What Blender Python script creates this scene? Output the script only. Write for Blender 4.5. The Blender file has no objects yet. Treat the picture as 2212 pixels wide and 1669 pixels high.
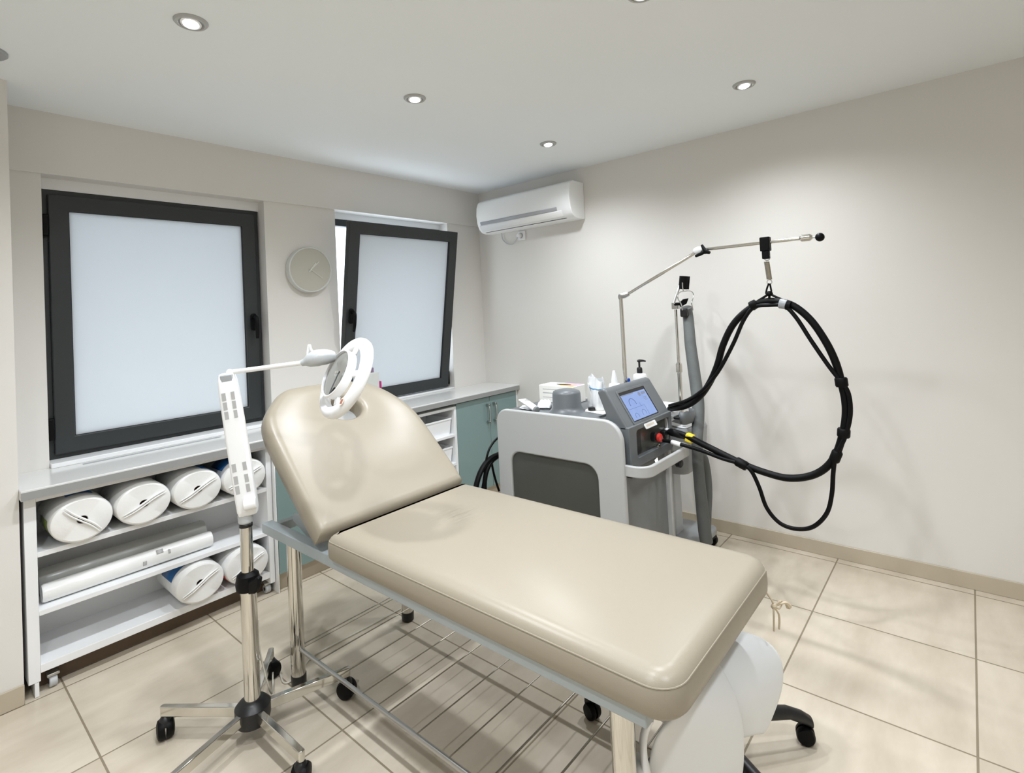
# A treatment room with couch, magnifying lamp and laser machine, built object by object.
LIGHT_E = 26.0        # watts per ceiling downlight
WORLD_E = 1.65         # brightness of the daylight outside the windows
EXPO = 1.28
import bpy, bmesh, math, random
from mathutils import Vector, Matrix
random.seed(7)
SC = bpy.context.scene
COL = SC.collection
PI = math.pi

# ------------------------------------------------------------------ camera
F, PX, PY = 1151.3533, 1116.5364, 643.1229          # focal length and principal point in pixels of 2212 x 1669
YAW, PITCH, ROLL = 0.7039125, 0.0231298, -0.0506197
CAM = Vector((-3.589298, -3.471486, 1.55))
IW, IH = 2212, 1669
fw = Vector((math.cos(YAW), math.sin(YAW), 0)); rt = Vector((math.sin(YAW), -math.cos(YAW), 0)); up = Vector((0, 0, 1))
fw2 = math.cos(PITCH)*fw + math.sin(PITCH)*up
up2 = -math.sin(PITCH)*fw + math.cos(PITCH)*up
rt3 = math.cos(ROLL)*rt + math.sin(ROLL)*up2
up3 = -math.sin(ROLL)*rt + math.cos(ROLL)*up2
cd = bpy.data.cameras.new('camera'); cam = bpy.data.objects.new('camera', cd); COL.objects.link(cam)
M = Matrix((rt3, up3, -fw2)).transposed().to_4x4(); M.translation = CAM
cam.matrix_world = M
cd.sensor_fit = 'HORIZONTAL'; cd.sensor_width = 36.0
cd.lens = F/IW*36.0
cd.shift_x = (IW/2 - PX)/IW
cd.shift_y = (PY - IH/2)/IW
cd.clip_start = 0.02
SC.camera = cam

def at(u, v, ax, val):
    """the point of the place seen at (u, v) that lies on the plane ax = val"""
    r = fw2 + rt3*((u-PX)/F) - up3*((v-PY)/F)
    i = 'xyz'.index(ax)
    return CAM + r*((val-CAM[i])/r[i])

# ------------------------------------------------------------------ materials
def s2l(c):
    return tuple(((x/255.0)/12.92 if x/255.0 <= 0.04045 else ((x/255.0+0.055)/1.055)**2.4) for x in c)
def principled(name, rgb, rough=0.5, metal=0.0, spec=0.5, coat=0.0, noise=None, bump=None, srgb=True):
    m = bpy.data.materials.new(name); m.use_nodes = True
    nt = m.node_tree; b = nt.nodes['Principled BSDF']
    col = (s2l(rgb) if srgb else tuple(rgb)) + (1,)
    b.inputs['Base Color'].default_value = col
    b.inputs['Roughness'].default_value = rough
    b.inputs['Metallic'].default_value = metal
    b.inputs['Specular IOR Level'].default_value = spec
    b.inputs['Coat Weight'].default_value = coat
    tc = nt.nodes.new('ShaderNodeTexCoord')
    if noise:                                    # (scale, amount) gentle mottling of the base colour
        n = nt.nodes.new('ShaderNodeTexNoise'); n.inputs['Scale'].default_value = noise[0]; n.inputs['Detail'].default_value = 4
        nt.links.new(tc.outputs['Object'], n.inputs['Vector'])
        mx = nt.nodes.new('ShaderNodeMix'); mx.data_type = 'RGBA'
        mx.inputs[6].default_value = tuple(x*(1-noise[1]) for x in col[:3])+(1,)
        mx.inputs[7].default_value = tuple(min(1, x*(1+noise[1])) for x in col[:3])+(1,)
        nt.links.new(n.outputs['Fac'], mx.inputs[0]); nt.links.new(mx.outputs[2], b.inputs['Base Color'])
    if bump:                                     # (scale, strength, distance)
        n = nt.nodes.new('ShaderNodeTexNoise'); n.inputs['Scale'].default_value = bump[0]; n.inputs['Detail'].default_value = 3
        nt.links.new(tc.outputs['Object'], n.inputs['Vector'])
        bp = nt.nodes.new('ShaderNodeBump'); bp.inputs['Strength'].default_value = bump[1]; bp.inputs['Distance'].default_value = bump[2]
        nt.links.new(n.outputs['Fac'], bp.inputs['Height']); nt.links.new(bp.outputs['Normal'], b.inputs['Normal'])
    return m
def emission(name, rgb, strength):
    m = bpy.data.materials.new(name); m.use_nodes = True
    nt = m.node_tree; nt.nodes.clear()
    e = nt.nodes.new('ShaderNodeEmission'); e.inputs[0].default_value = s2l(rgb)+(1,); e.inputs[1].default_value = strength
    o = nt.nodes.new('ShaderNodeOutputMaterial'); nt.links.new(e.outputs[0], o.inputs[0])
    return m

MT = {}
MT['wall'] = principled('wall_paint', (225, 222, 217), 0.75, spec=0.25, noise=(2.0, 0.015), bump=(180, 0.06, 0.002))
MT['ceiling'] = principled('ceiling_paint', (239, 243, 245), 0.8, spec=0.2, bump=(160, 0.05, 0.002))
MT['white_lam'] = principled('white_laminate', (238, 239, 240), 0.35, noise=(6, 0.01))
MT['counter'] = principled('counter_laminate', (222, 222, 220), 0.16, noise=(30, 0.02))
MT['counter_edge'] = principled('counter_edge', (150, 151, 150), 0.3, noise=(30, 0.02))
MT['beige_plinth'] = principled('beige_tile_plinth', (188, 177, 158), 0.3, noise=(7, 0.06))
MT['aqua'] = principled('aqua_glass_door', (126, 150, 149), 0.22, spec=0.5, coat=0.2, noise=(3, 0.02))
MT['frame'] = principled('anthracite_aluminium', (46, 50, 51), 0.42, noise=(40, 0.03))
MT['frame_gasket'] = principled('black_gasket', (22, 23, 24), 0.6, noise=(20, 0.05))
MT['leather'] = principled('cream_vinyl', (153, 144, 128), 0.34, spec=0.42, noise=(5, 0.012), bump=(420, 0.10, 0.002))
MT['bed_frame'] = principled('grey_blue_enamel', (168, 177, 181), 0.38, noise=(10, 0.02))
MT['chrome'] = principled('chrome', (214, 212, 206), 0.09, metal=1.0, noise=(9, 0.01))
MT['steel'] = principled('satin_steel', (190, 190, 188), 0.28, metal=1.0, noise=(9, 0.02))
MT['wire'] = principled('wire_steel', (168, 162, 150), 0.35, metal=0.9, noise=(9, 0.02))
MT['black'] = principled('black_plastic', (20, 20, 22), 0.38, noise=(20, 0.05))
MT['rubber'] = principled('black_rubber', (9, 9, 10), 0.45, spec=0.16, noise=(20, 0.05))
MT['white_pl'] = principled('white_plastic', (243, 244, 245), 0.3, noise=(10, 0.008))
MT['grey_pl'] = principled('pale_grey_plastic', (188, 192, 194), 0.35, noise=(10, 0.01))
MT['mid_grey'] = principled('mid_grey_plastic', (160, 163, 166), 0.4, noise=(10, 0.01))
MT['label_grey'] = principled('printed_grey_label', (178, 178, 178), 0.5, noise=(60, 0.1))
MT['machine'] = principled('slate_grey_plastic', (100, 104, 107), 0.36, noise=(12, 0.015))
MT['machine_low'] = principled('slate_grey_panel', (118, 121, 122), 0.5, noise=(12, 0.02))
MT['silver'] = principled('silver_paint', (178, 179, 178), 0.38, noise=(15, 0.01))
MT['smoked'] = principled('smoked_panel', (70, 71, 67), 0.25, noise=(15, 0.03))
MT['hose'] = principled('grey_hose_cover', (90, 93, 92), 0.7, noise=(30, 0.08), bump=(90, 0.3, 0.004))
MT['paper'] = principled('white_paper', (240, 238, 232), 0.8, spec=0.2, noise=(25, 0.02), bump=(60, 0.15, 0.003))
MT['paper_film'] = principled('film_wrapped_paper', (238, 238, 236), 0.22, spec=0.5, noise=(14, 0.03), bump=(22, 0.35, 0.006))
MT['tube_film'] = principled('grey_translucent_wrap', (176, 177, 173), 0.22, noise=(14, 0.02), bump=(14, 0.2, 0.005))
MT['blue_label'] = principled('blue_printed_film', (30, 92, 150), 0.3, noise=(18, 0.5))
MT['green_label'] = principled('green_printed_film', (96, 112, 48), 0.3, noise=(18, 0.4))
MT['bag'] = principled('white_plastic_pouch', (240, 242, 244), 0.3, noise=(20, 0.02), bump=(16, 0.3, 0.01))
MT['blue'] = principled('blue_plastic', (30, 78, 180), 0.4, noise=(20, 0.05))
MT['light_blue'] = principled('pale_blue_stripe', (112, 170, 212), 0.4, noise=(20, 0.05))
MT['yellow'] = principled('yellow_tag', (240, 214, 44), 0.45, noise=(20, 0.05))
MT['red'] = principled('red_button', (205, 48, 40), 0.35, noise=(20, 0.05))
MT['orange'] = principled('orange_print', (244, 178, 108), 0.5, noise=(25, 0.12))
MT['pink'] = principled('pink_print', (226, 168, 208), 0.5, noise=(25, 0.1))
MT['magenta'] = principled('magenta_print', (172, 40, 110), 0.5, noise=(25, 0.1))
MT['mauve'] = principled('mauve_print', (132, 110, 136), 0.5, noise=(25, 0.1))
MT['cream'] = principled('cream_soft_plastic', (226, 216, 180), 0.5, noise=(20, 0.05))
MT['clock_face'] = principled('greige_clock_face', (186, 184, 172), 0.6, noise=(10, 0.01))
MT['clock_rim'] = principled('pale_clock_rim', (206, 208, 204), 0.35, noise=(10, 0.01))
MT['clock_hand'] = principled('pale_clock_hand', (216, 216, 208), 0.4, noise=(10, 0.01))
MT['ac'] = principled('air_conditioner_white', (246, 247, 247), 0.3, noise=(10, 0.008))
MT['ac_strip'] = principled('air_conditioner_silver', (176, 178, 184), 0.28, noise=(10, 0.01))
MT['dark_red'] = principled('dark_red_recess', (60, 22, 24), 0.6, noise=(10, 0.1))
MT['shade_brown'] = principled('recess_shade_brown', (96, 80, 64), 0.7, noise=(10, 0.1))  # dark brown for recesses, standing in for shade under the shelf unit
MT['brown_sticker'] = principled('brown_print', (168, 104, 84), 0.5, noise=(60, 0.3))
MT['sticker'] = principled('sticker_cream', (226, 214, 200), 0.4, noise=(30, 0.03))
MT['cord'] = principled('off_white_cord', (214, 210, 196), 0.5, noise=(20, 0.03))
MT['cotton'] = principled('cotton_tie', (206, 192, 168), 0.9, spec=0.1, noise=(40, 0.08))
MT['stool_white'] = principled('white_soft_vinyl', (232, 234, 235), 0.5, noise=(8, 0.012), bump=(30, 0.05, 0.003))
MT['ink'] = principled('grey_print', (150, 152, 156), 0.5, noise=(60, 0.2))
MT['dark_ink'] = principled('dark_print', (58, 60, 66), 0.5, noise=(60, 0.2))
MT['screen_ink'] = emission('screen_ink', (96, 112, 158), 0.4)
MT['screen_grey'] = emission('screen_grey', (150, 158, 180), 0.4)
MT['lamp_glow'] = emission('lamp_glow', (255, 252, 246), 14.0)

def make_screen():
    m = bpy.data.materials.new('lit_screen'); m.use_nodes = True
    nt = m.node_tree; nt.nodes.clear()
    tc = nt.nodes.new('ShaderNodeTexCoord'); n = nt.nodes.new('ShaderNodeTexNoise'); n.inputs['Scale'].default_value = 14
    nt.links.new(tc.outputs['Object'], n.inputs['Vector'])
    r = nt.nodes.new('ShaderNodeValToRGB')
    r.color_ramp.elements[0].color = s2l((150, 180, 246))+(1,); r.color_ramp.elements[1].color = s2l((178, 202, 252))+(1,)
    nt.links.new(n.outputs['Fac'], r.inputs[0])
    e = nt.nodes.new('ShaderNodeEmission'); e.inputs[1].default_value = 0.34
    nt.links.new(r.outputs[0], e.inputs[0])
    g = nt.nodes.new('ShaderNodeBsdfGlossy'); g.inputs['Roughness'].default_value = 0.15; g.inputs[0].default_value = (0.04, 0.04, 0.04, 1)
    a = nt.nodes.new('ShaderNodeAddShader'); nt.links.new(e.outputs[0], a.inputs[0]); nt.links.new(g.outputs[0], a.inputs[1])
    o = nt.nodes.new('ShaderNodeOutputMaterial'); nt.links.new(a.outputs[0], o.inputs[0])
    return m
MT['screen'] = make_screen()

def make_frosted():
    m = bpy.data.materials.new('frosted_glass'); m.use_nodes = True
    nt = m.node_tree; nt.nodes.clear()
    tr = nt.nodes.new('ShaderNodeBsdfTranslucent'); tr.inputs[0].default_value = (0.60, 0.62, 0.63, 1)
    df = nt.nodes.new('ShaderNodeBsdfPrincipled'); df.inputs['Base Color'].default_value = (0.74, 0.75, 0.76, 1); df.inputs['Roughness'].default_value = 0.5
    tc = nt.nodes.new('ShaderNodeTexCoord'); n = nt.nodes.new('ShaderNodeTexNoise'); n.inputs['Scale'].default_value = 260
    nt.links.new(tc.outputs['Object'], n.inputs['Vector'])
    bp = nt.nodes.new('ShaderNodeBump'); bp.inputs['Strength'].default_value = 0.15; bp.inputs['Distance'].default_value = 0.002
    nt.links.new(n.outputs['Fac'], bp.inputs['Height']); nt.links.new(bp.outputs[0], df.inputs['Normal'])
    mx = nt.nodes.new('ShaderNodeMixShader'); mx.inputs[0].default_value = 0.5
    nt.links.new(tr.outputs[0], mx.inputs[1]); nt.links.new(df.outputs[0], mx.inputs[2])
    o = nt.nodes.new('ShaderNodeOutputMaterial'); nt.links.new(mx.outputs[0], o.inputs[0])
    return m
MT['frosted'] = make_frosted()

def make_lens():
    m = bpy.data.materials.new('clear_lens'); m.use_nodes = True
    b = m.node_tree.nodes['Principled BSDF']
    b.inputs['Base Color'].default_value = (0.9, 0.92, 0.92, 1); b.inputs['Roughness'].default_value = 0.02
    b.inputs['Transmission Weight'].default_value = 1.0; b.inputs['IOR'].default_value = 1.5
    return m
MT['lens'] = make_lens()

def make_floor():
    m = bpy.data.materials.new('beige_stone_tiles'); m.use_nodes = True
    nt = m.node_tree; b = nt.nodes['Principled BSDF']; N = nt.nodes.new; L = nt.links.new
    tc = N('ShaderNodeTexCoord'); sp = N('ShaderNodeSeparateXYZ'); L(tc.outputs['Object'], sp.inputs[0])
    S, X0, Y0, G = 0.6098, -0.6767, -2.1898, 0.0035
    def mth(op, a, bv=None):
        n = N('ShaderNodeMath'); n.operation = op
        for i, q in enumerate((a, bv)):
            if q is None: continue
            if isinstance(q, (int, float)): n.inputs[i].default_value = q
            else: L(q, n.inputs[i])
        return n.outputs[0]
    def grid(o, o0):
        t = mth('DIVIDE', mth('SUBTRACT', o, o0 - 20*S), S)
        f = mth('FRACT', t); d = mth('MINIMUM', f, mth('SUBTRACT', 1.0, f))
        return mth('LESS_THAN', d, G/S), mth('FLOOR', t)
    gx, ix = grid(sp.outputs[0], X0); gy, iy = grid(sp.outputs[1], Y0)
    g = mth('MAXIMUM', gx, gy)
    wn = N('ShaderNodeTexWhiteNoise'); wn.noise_dimensions = '2D'
    cv = N('ShaderNodeCombineXYZ'); L(ix, cv.inputs[0]); L(iy, cv.inputs[1]); L(cv.outputs[0], wn.inputs['Vector'])
    mp = N('ShaderNodeMapping'); mp.inputs['Scale'].default_value = (1.3, 3.2, 1); L(tc.outputs['Object'], mp.inputs['Vector'])
    ad = N('ShaderNodeVectorMath'); ad.operation = 'ADD'; L(mp.outputs[0], ad.inputs[0]); L(wn.outputs['Color'], ad.inputs[1])
    n1 = N('ShaderNodeTexNoise'); n1.inputs['Scale'].default_value = 2.2; n1.inputs['Detail'].default_value = 6; n1.inputs['Roughness'].default_value = 0.6
    L(ad.outputs[0], n1.inputs['Vector'])
    cr = N('ShaderNodeValToRGB'); cr.color_ramp.elements[0].position = 0.3; cr.color_ramp.elements[1].position = 0.72
    cr.color_ramp.elements[0].color = s2l((193, 181, 162))+(1,); cr.color_ramp.elements[1].color = s2l((214, 203, 186))+(1,)
    L(n1.outputs['Fac'], cr.inputs[0])
    mx = N('ShaderNodeMix'); mx.data_type = 'RGBA'; mx.inputs[7].default_value = s2l((140, 128, 108))+(1,)
    L(g, mx.inputs[0]); L(cr.outputs[0], mx.inputs[6]); L(mx.outputs[2], b.inputs['Base Color'])
    rg = N('ShaderNodeMapRange'); rg.inputs['To Min'].default_value = 0.30; rg.inputs['To Max'].default_value = 0.42
    L(n1.outputs['Fac'], rg.inputs['Value']); L(rg.outputs[0], b.inputs['Roughness'])
    b.inputs['Specular IOR Level'].default_value = 0.35
    bp = N('ShaderNodeBump'); bp.inputs['Strength'].default_value = 0.5; bp.inputs['Distance'].default_value = 0.002; bp.invert = True
    L(g, bp.inputs['Height']); L(bp.outputs[0], b.inputs['Normal'])
    return m
MT['floor'] = make_floor()

# ------------------------------------------------------------------ mesh building
class MB:
    def __init__(s): s.v = []; s.f = []; s.flat = set()
    def add(s, vs, fs):
        o = len(s.v); s.v += [Vector(p) for p in vs]; s.f += [tuple(i+o for i in f) for f in fs]
        return s
    def box(s, x0, x1, y0, y1, z0, z1, m=None):
        vs = [Vector((x, y, z)) for x in (x0, x1) for y in (y0, y1) for z in (z0, z1)]
        if m: vs = [m @ p for p in vs]
        return s.add(vs, [(0,1,3,2),(4,6,7,5),(0,4,5,1),(2,3,7,6),(0,2,6,4),(1,5,7,3)])
    def cyl(s, p0, p1, r0, r1=None, n=24, cap=True):
        p0, p1 = Vector(p0), Vector(p1); r1 = r0 if r1 is None else r1
        return s.loft([(p0, r0), (p1, r1)], p1-p0, n, cap)
    def loft(s, secs, axis, n=24, cap=True):
        a = Vector(axis).normalized(); e1 = a.orthogonal().normalized(); e2 = a.cross(e1)
        vs = []
        for c, r in secs:
            for k in range(n):
                t = 2*PI*k/n; vs.append(Vector(c) + e1*(r*math.cos(t)) + e2*(r*math.sin(t)))
        fs = []
        for j in range(len(secs)-1):
            for k in range(n):
                fs.append((j*n+k, j*n+(k+1) % n, (j+1)*n+(k+1) % n, (j+1)*n+k))
        if cap:
            fs.append(tuple(reversed(range(n)))); fs.append(tuple((len(secs)-1)*n+k for k in range(n)))
        return s.add(vs, fs)
    def lathe(s, c, axis, prof, n=28, cap=True):
        a = Vector(axis).normalized(); c = Vector(c)
        return s.loft([(c + a*h, max(r, 1e-5)) for r, h in prof], a, n, cap)
    def tube(s, pts, r, n=10, closed=False, sub=6, cap=True):
        P = spline(pts, sub, closed) if sub > 1 else [Vector(p) for p in pts]
        N = len(P); rs = r if isinstance(r, (list, tuple)) else None
        vs = []; prev = None
        for i in range(N):
            if closed: t = P[(i+1) % N]-P[i-1]
            else: t = P[min(i+1, N-1)]-P[max(i-1, 0)]
            t.normalize()
            e = t.orthogonal().normalized() if prev is None else (prev - t*prev.dot(t)).normalized()
            prev = e; b = t.cross(e)
            rr = r if rs is None else interp(rs, i/(N-1))
            for k in range(n):
                a = 2*PI*k/n; vs.append(P[i] + e*(rr*math.cos(a)) + b*(rr*math.sin(a)))
        fs = []
        for j in range(N if closed else N-1):
            j2 = (j+1) % N
            for k in range(n): fs.append((j*n+k, j*n+(k+1) % n, j2*n+(k+1) % n, j2*n+k))
        if cap and not closed:
            fs.append(tuple(reversed(range(n)))); fs.append(tuple((N-1)*n+k for k in range(n)))
        return s.add(vs, fs)
    def prism(s, poly, m, d):
        """polygon in local xy of matrix m, extruded d along local z"""
        n = len(poly)
        vs = [m @ Vector((x, y, 0)) for x, y in poly] + [m @ Vector((x, y, d)) for x, y in poly]
        fs = [tuple(reversed(range(n))), tuple(range(n, 2*n))] + [(k, (k+1) % n, n+(k+1) % n, n+k) for k in range(n)]
        return s.add(vs, fs)
    def frame(s, outer, inner, m, d):
        """ring between two outlines of equal length, extruded d"""
        n = len(outer)
        vs = []
        for z in (0, d):
            vs += [m @ Vector((x, y, z)) for x, y in outer] + [m @ Vector((x, y, z)) for x, y in inner]
        fs = []
        for k in range(n):
            k2 = (k+1) % n
            fs += [(k, n+k, n+k2, k2), (2*n+k, 2*n+k2, 3*n+k2, 3*n+k), (k, k2, 2*n+k2, 2*n+k), (n+k, 3*n+k, 3*n+k2, n+k2)]
        return s.add(vs, fs)
    def puffy(s, outline, prof, m):
        """rounded slab: outline offset inward by each inset, lifted by each height"""
        n = len(outline); vs = []
        O = [Vector((x, y, 0)) for x, y in outline]
        nor = []
        for i in range(n):
            t = (O[(i+1) % n]-O[i-1]).normalized(); nor.append(Vector((-t.y, t.x, 0)))
        for ins, h in prof:
            for i in range(n): vs.append(m @ (O[i] + nor[i]*ins + Vector((0, 0, h))))
        fs = [tuple(reversed(range(n)))]
        for j in range(len(prof)-1):
            for k in range(n): fs.append((j*n+k, j*n+(k+1) % n, (j+1)*n+(k+1) % n, (j+1)*n+k))
        fs.append(tuple((len(prof)-1)*n+k for k in range(n)))
        return s.add(vs, fs)
    def grid(s, rows, closed=False):
        nr, nc = len(rows), len(rows[0])
        vs = [p for r in rows for p in r]; fs = []
        for j in range(nr-1):
            for k in range(nc if closed else nc-1):
                k2 = (k+1) % nc; fs.append((j*nc+k, j*nc+k2, (j+1)*nc+k2, (j+1)*nc+k))
        return s.add(vs, fs)
    def sphere(s, c, r, n=20, sc=(1, 1, 1), m=None):
        rows = []
        c = Vector(c)
        for j in range(1, n//2):
            ph = PI*j/(n//2)
            rows.append([(math.sin(ph)*math.cos(2*PI*k/n), math.sin(ph)*math.sin(2*PI*k/n), math.cos(ph)) for k in range(n)])
        vs = [(0, 0, 1)] + [p for q in rows for p in q] + [(0, 0, -1)]
        R = len(rows); fs = [(0, 1+k, 1+(k+1) % n) for k in range(n)]
        for j in range(R-1):
            for k in range(n): fs.append((1+j*n+k, 1+(j+1)*n+k, 1+(j+1)*n+(k+1) % n, 1+j*n+(k+1) % n))
        l = len(vs)-1; fs += [(l, 1+(R-1)*n+(k+1) % n, 1+(R-1)*n+k) for k in range(n)]
        V = [Vector((x*r*sc[0], y*r*sc[1], z*r*sc[2])) for x, y, z in vs]
        if m: V = [m @ p for p in V]
        return s.add([c+p for p in V], fs)
    def build(s, name, mat, parent=None, bevel=0, seg=3, sharp=32, solid=0, subd=0, loc=None):
        me = bpy.data.meshes.new(name)
        off = Vector((0, 0, 0)); q = parent
        while q is not None: off += q.location; q = q.parent
        if parent is None:
            if loc is None:
                xs = [p.x for p in s.v]; ys = [p.y for p in s.v]; zs = [p.z for p in s.v]
                loc = Vector(((min(xs)+max(xs))/2, (min(ys)+max(ys))/2, min(zs)))
            off = Vector(loc)
        me.from_pydata([tuple(p-off) for p in s.v], [], s.f)
        bm = bmesh.new(); bm.from_mesh(me)
        bmesh.ops.recalc_face_normals(bm, faces=bm.faces[:]); bm.to_mesh(me); bm.free()
        me.polygons.foreach_set('use_smooth', [True]*len(me.polygons))
        me.set_sharp_from_angle(angle=math.radians(sharp))
        me.materials.append(MT[mat] if isinstance(mat, str) else mat)
        o = bpy.data.objects.new(name, me); COL.objects.link(o)
        if parent is not None: o.parent = parent
        else: o.location = off
        if solid:
            md = o.modifiers.new('thickness', 'SOLIDIFY'); md.thickness = solid; md.offset = 0
        if bevel:
            md = o.modifiers.new('bevel', 'BEVEL'); md.width = bevel; md.segments = seg; md.limit_method = 'ANGLE'; md.angle_limit = math.radians(35)
            md.harden_normals = False
        if subd:
            md = o.modifiers.new('subdivision', 'SUBSURF'); md.levels = subd; md.render_levels = subd
        return o
def interp(a, t):
    f = t*(len(a)-1); i = min(int(f), len(a)-2); return a[i]+(a[i+1]-a[i])*(f-i)
def spline(pts, sub=6, closed=False):
    P = [Vector(p) for p in pts]; n = len(P); out = []
    rng = range(n) if closed else range(n-1)
    for i in rng:
        if closed: a, b, c, d = P[i-1], P[i], P[(i+1) % n], P[(i+2) % n]
        else: a, b, c, d = P[max(i-1, 0)], P[i], P[i+1], P[min(i+2, n-1)]
        for k in range(sub):
            t = k/sub
            out.append(0.5*((2*b)+(c-a)*t+(2*a-5*b+4*c-d)*t*t+(3*b-a-3*c+d)*t**3))
    if not closed: out.append(P[-1])
    return out
def axes(o, x, y):
    x = Vector(x).normalized(); z = x.cross(Vector(y)).normalized(); y = z.cross(x)
    m = Matrix((x, y, z)).transposed().to_4x4(); m.translation = Vector(o); return m
def rrect(x0, x1, y0, y1, r, n=6):
    """counter-clockwise rounded rectangle; r one radius or four (x1y0, x1y1, x0y1, x0y0)"""
    rs = r if isinstance(r, (list, tuple)) else (r,)*4
    out = []
    for (cx, cy, sx, sy, a0), q in zip(((x1, y0, -1, 1, -90), (x1, y1, -1, -1, 0), (x0, y1, 1, -1, 90), (x0, y0, 1, 1, 180)), rs):
        for k in range(n+1):
            a = math.radians(a0+90*k/n); out.append((cx+sx*q+q*math.cos(a), cy+sy*q+q*math.sin(a)))
    return out
def thing(name, loc, label, cat, group=None):
    o = bpy.data.objects.new(name, None); COL.objects.link(o); o.location = Vector(loc)
    o.empty_display_size = 0.1
    return tag(o, label, cat, group)
def tag(o, label, cat, group=None, kind=None):
    o['label'] = label; o['category'] = cat
    if group: o['group'] = group
    if kind: o['kind'] = kind
    return o
def struct(o, label=None, cat=None):
    o['kind'] = 'structure'
    if label: o['label'] = label
    if cat: o['category'] = cat
    return o
def sempty(name, loc, label, cat):
    o = bpy.data.objects.new(name, None); COL.objects.link(o); o.location = Vector(loc); o.empty_display_size = 0.1
    return struct(o, label, cat)
def copy_tree(o, parent=None):
    c = o.copy(); COL.objects.link(c)
    if parent is not None: c.parent = parent
    for ch in list(o.children): copy_tree(ch, c)
    return c
def off(pts, d): return [Vector(p)+Vector(d) for p in pts]
# ------------------------------------------------------------------ room shell
H = 2.656
XB, YB = -4.75, -5.4                                  # far left and rear limits of the room
W1 = (-3.094, -2.0, 0.895, 2.345)                     # window openings: x0, x1, z0, z1
W2 = (-1.491, -0.40, 0.895, 2.345)
struct(MB().box(XB-0.1, 0.1, YB-0.1, 0.3, -0.1, 0).build('floor', 'floor', loc=(0, 0, 0)), 'beige stone tile floor with darker grout lines', 'floor')
struct(MB().box(XB-0.1, 0.1, YB-0.1, 0.3, H, H+0.1).build('ceiling', 'ceiling'), 'plain white ceiling with recessed downlights', 'ceiling')
w = MB(); T = 0.24
w.box(XB-0.1, W1[0], 0, T, 0, H); w.box(W1[0], W1[1], 0, T, 0, W1[2]); w.box(W1[0], W1[1], 0, T, W1[3], H)
w.box(W1[1], W2[0], 0, T, 0, H)
w.box(W2[0], W2[1], 0, T, 0, W2[2]); w.box(W2[0], W2[1], 0, T, W2[3], H); w.box(W2[1], 0.1, 0, T, 0, H)
struct(w.build('wall_left', 'wall'), 'pale greige window wall', 'wall')
struct(MB().box(0, 0.1, YB-0.1, 0.0, 0, H).build('wall_right', 'wall'), 'plain pale greige wall on the right', 'wall')
struct(MB().box(XB-0.1, XB, YB-0.1, 0.0, 0, H).build('wall_far_left', 'wall'), 'wall on the far left', 'wall')
struct(MB().box(XB, 0.0, YB-0.1, YB, 0, H).build('wall_back', 'wall'), 'wall behind the viewer', 'wall')
struct(MB().box(XB, -3.246, -0.348, 0.0, 0, H).build('wall_column', 'wall'), 'white wall pier at the left edge', 'wall')
struct(MB().box(-3.246, 0.0, -0.014, 0.0, 2.345, H).build('trim_1', 'wall'), 'shallow beam above the windows', 'beam')
struct(MB().box(-0.012, 0.0, YB, 0.0, 0, 0.083).build('baseboard_right', 'beige_plinth', bevel=0.002, seg=1), 'beige tile baseboard along the right wall', 'baseboard')
struct(MB().box(XB, -3.246, -0.360, -0.348, 0, 0.083).build('baseboard_left', 'beige_plinth', bevel=0.002, seg=1), 'beige tile baseboard on the wall pier', 'baseboard')

# ------------------------------------------------------------------ windows
def ring2(x0, x1, z0, z1, w):
    return [(x0, z0), (x1, z0), (x1, z1), (x0, z1)], [(x0+w, z0+w), (x1-w, z0+w), (x1-w, z1-w), (x0+w, z1-w)]
MY = lambda y: Matrix(((1, 0, 0, 0), (0, 0, 1, y), (0, 1, 0, 0), (0, 0, 0, 1)))      # local xy -> world xz, local z -> +y
def handle_parts(par, o, m):
    mb = MB(); mb.prism(rrect(-0.018, 0.018, -0.055, 0.055, 0.017), m, 0.014)
    h = mb.build('handle', 'rubber', par, bevel=0.003, seg=2)
    b = MB()
    P = [m @ Vector(p) for p in ((0, 0.03, 0.01), (0, 0.03, 0.04), (0, 0.01, 0.052), (0, -0.05, 0.054), (0, -0.105, 0.05))]
    b.tube(P, [0.013, 0.012, 0.013, 0.012, 0.010], 12)
    b.build('lever', 'rubber', h)
# window 1: closed
win = sempty('window_1', (-2.545, 0.09, 0.9), 'closed anthracite window with frosted pane beside the wall pier', 'window')
o_, i_ = ring2(-3.09, -2.006, 0.912, 2.288, 0.052)
MB().frame(o_, i_, MY(0.085), 0.06).build('outer_frame', 'frame', win, bevel=0.003, seg=2)
o_, i_ = ring2(-3.062, -2.034, 0.940, 2.262, 0.082)
MB().frame(o_, i_, MY(0.062), 0.05).build('sash', 'frame', win, bevel=0.005, seg=2)
o_, i_ = ring2(-2.984, -2.112, 1.018, 2.184, 0.006)
MB().frame(o_, i_, MY(0.066), 0.02).build('gasket', 'frame_gasket', win)
MB().box(-2.982, -2.114, 0.078, 0.086, 1.02, 2.182).build('frosted_pane', 'frosted', win)
for z in (2.10, 1.07):
    MB().box(-3.088, -3.062, 0.050, 0.086, z-0.055, z+0.055).build('hinge', 'rubber', win, bevel=0.006, seg=2)
handle_parts(win, None, axes((-2.068, 0.062, 1.56), (1, 0, 0), (0, 0, 1)) @ Matrix.Rotation(0, 4, 'Z'))
# lining strip above the frame and the sill under it
struct(MB().box(W1[0], W1[1], 0.085, 0.20, 2.288, 2.345).build('trim_2', 'white_lam'), 'white lining strip above the closed window', 'trim')
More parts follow.
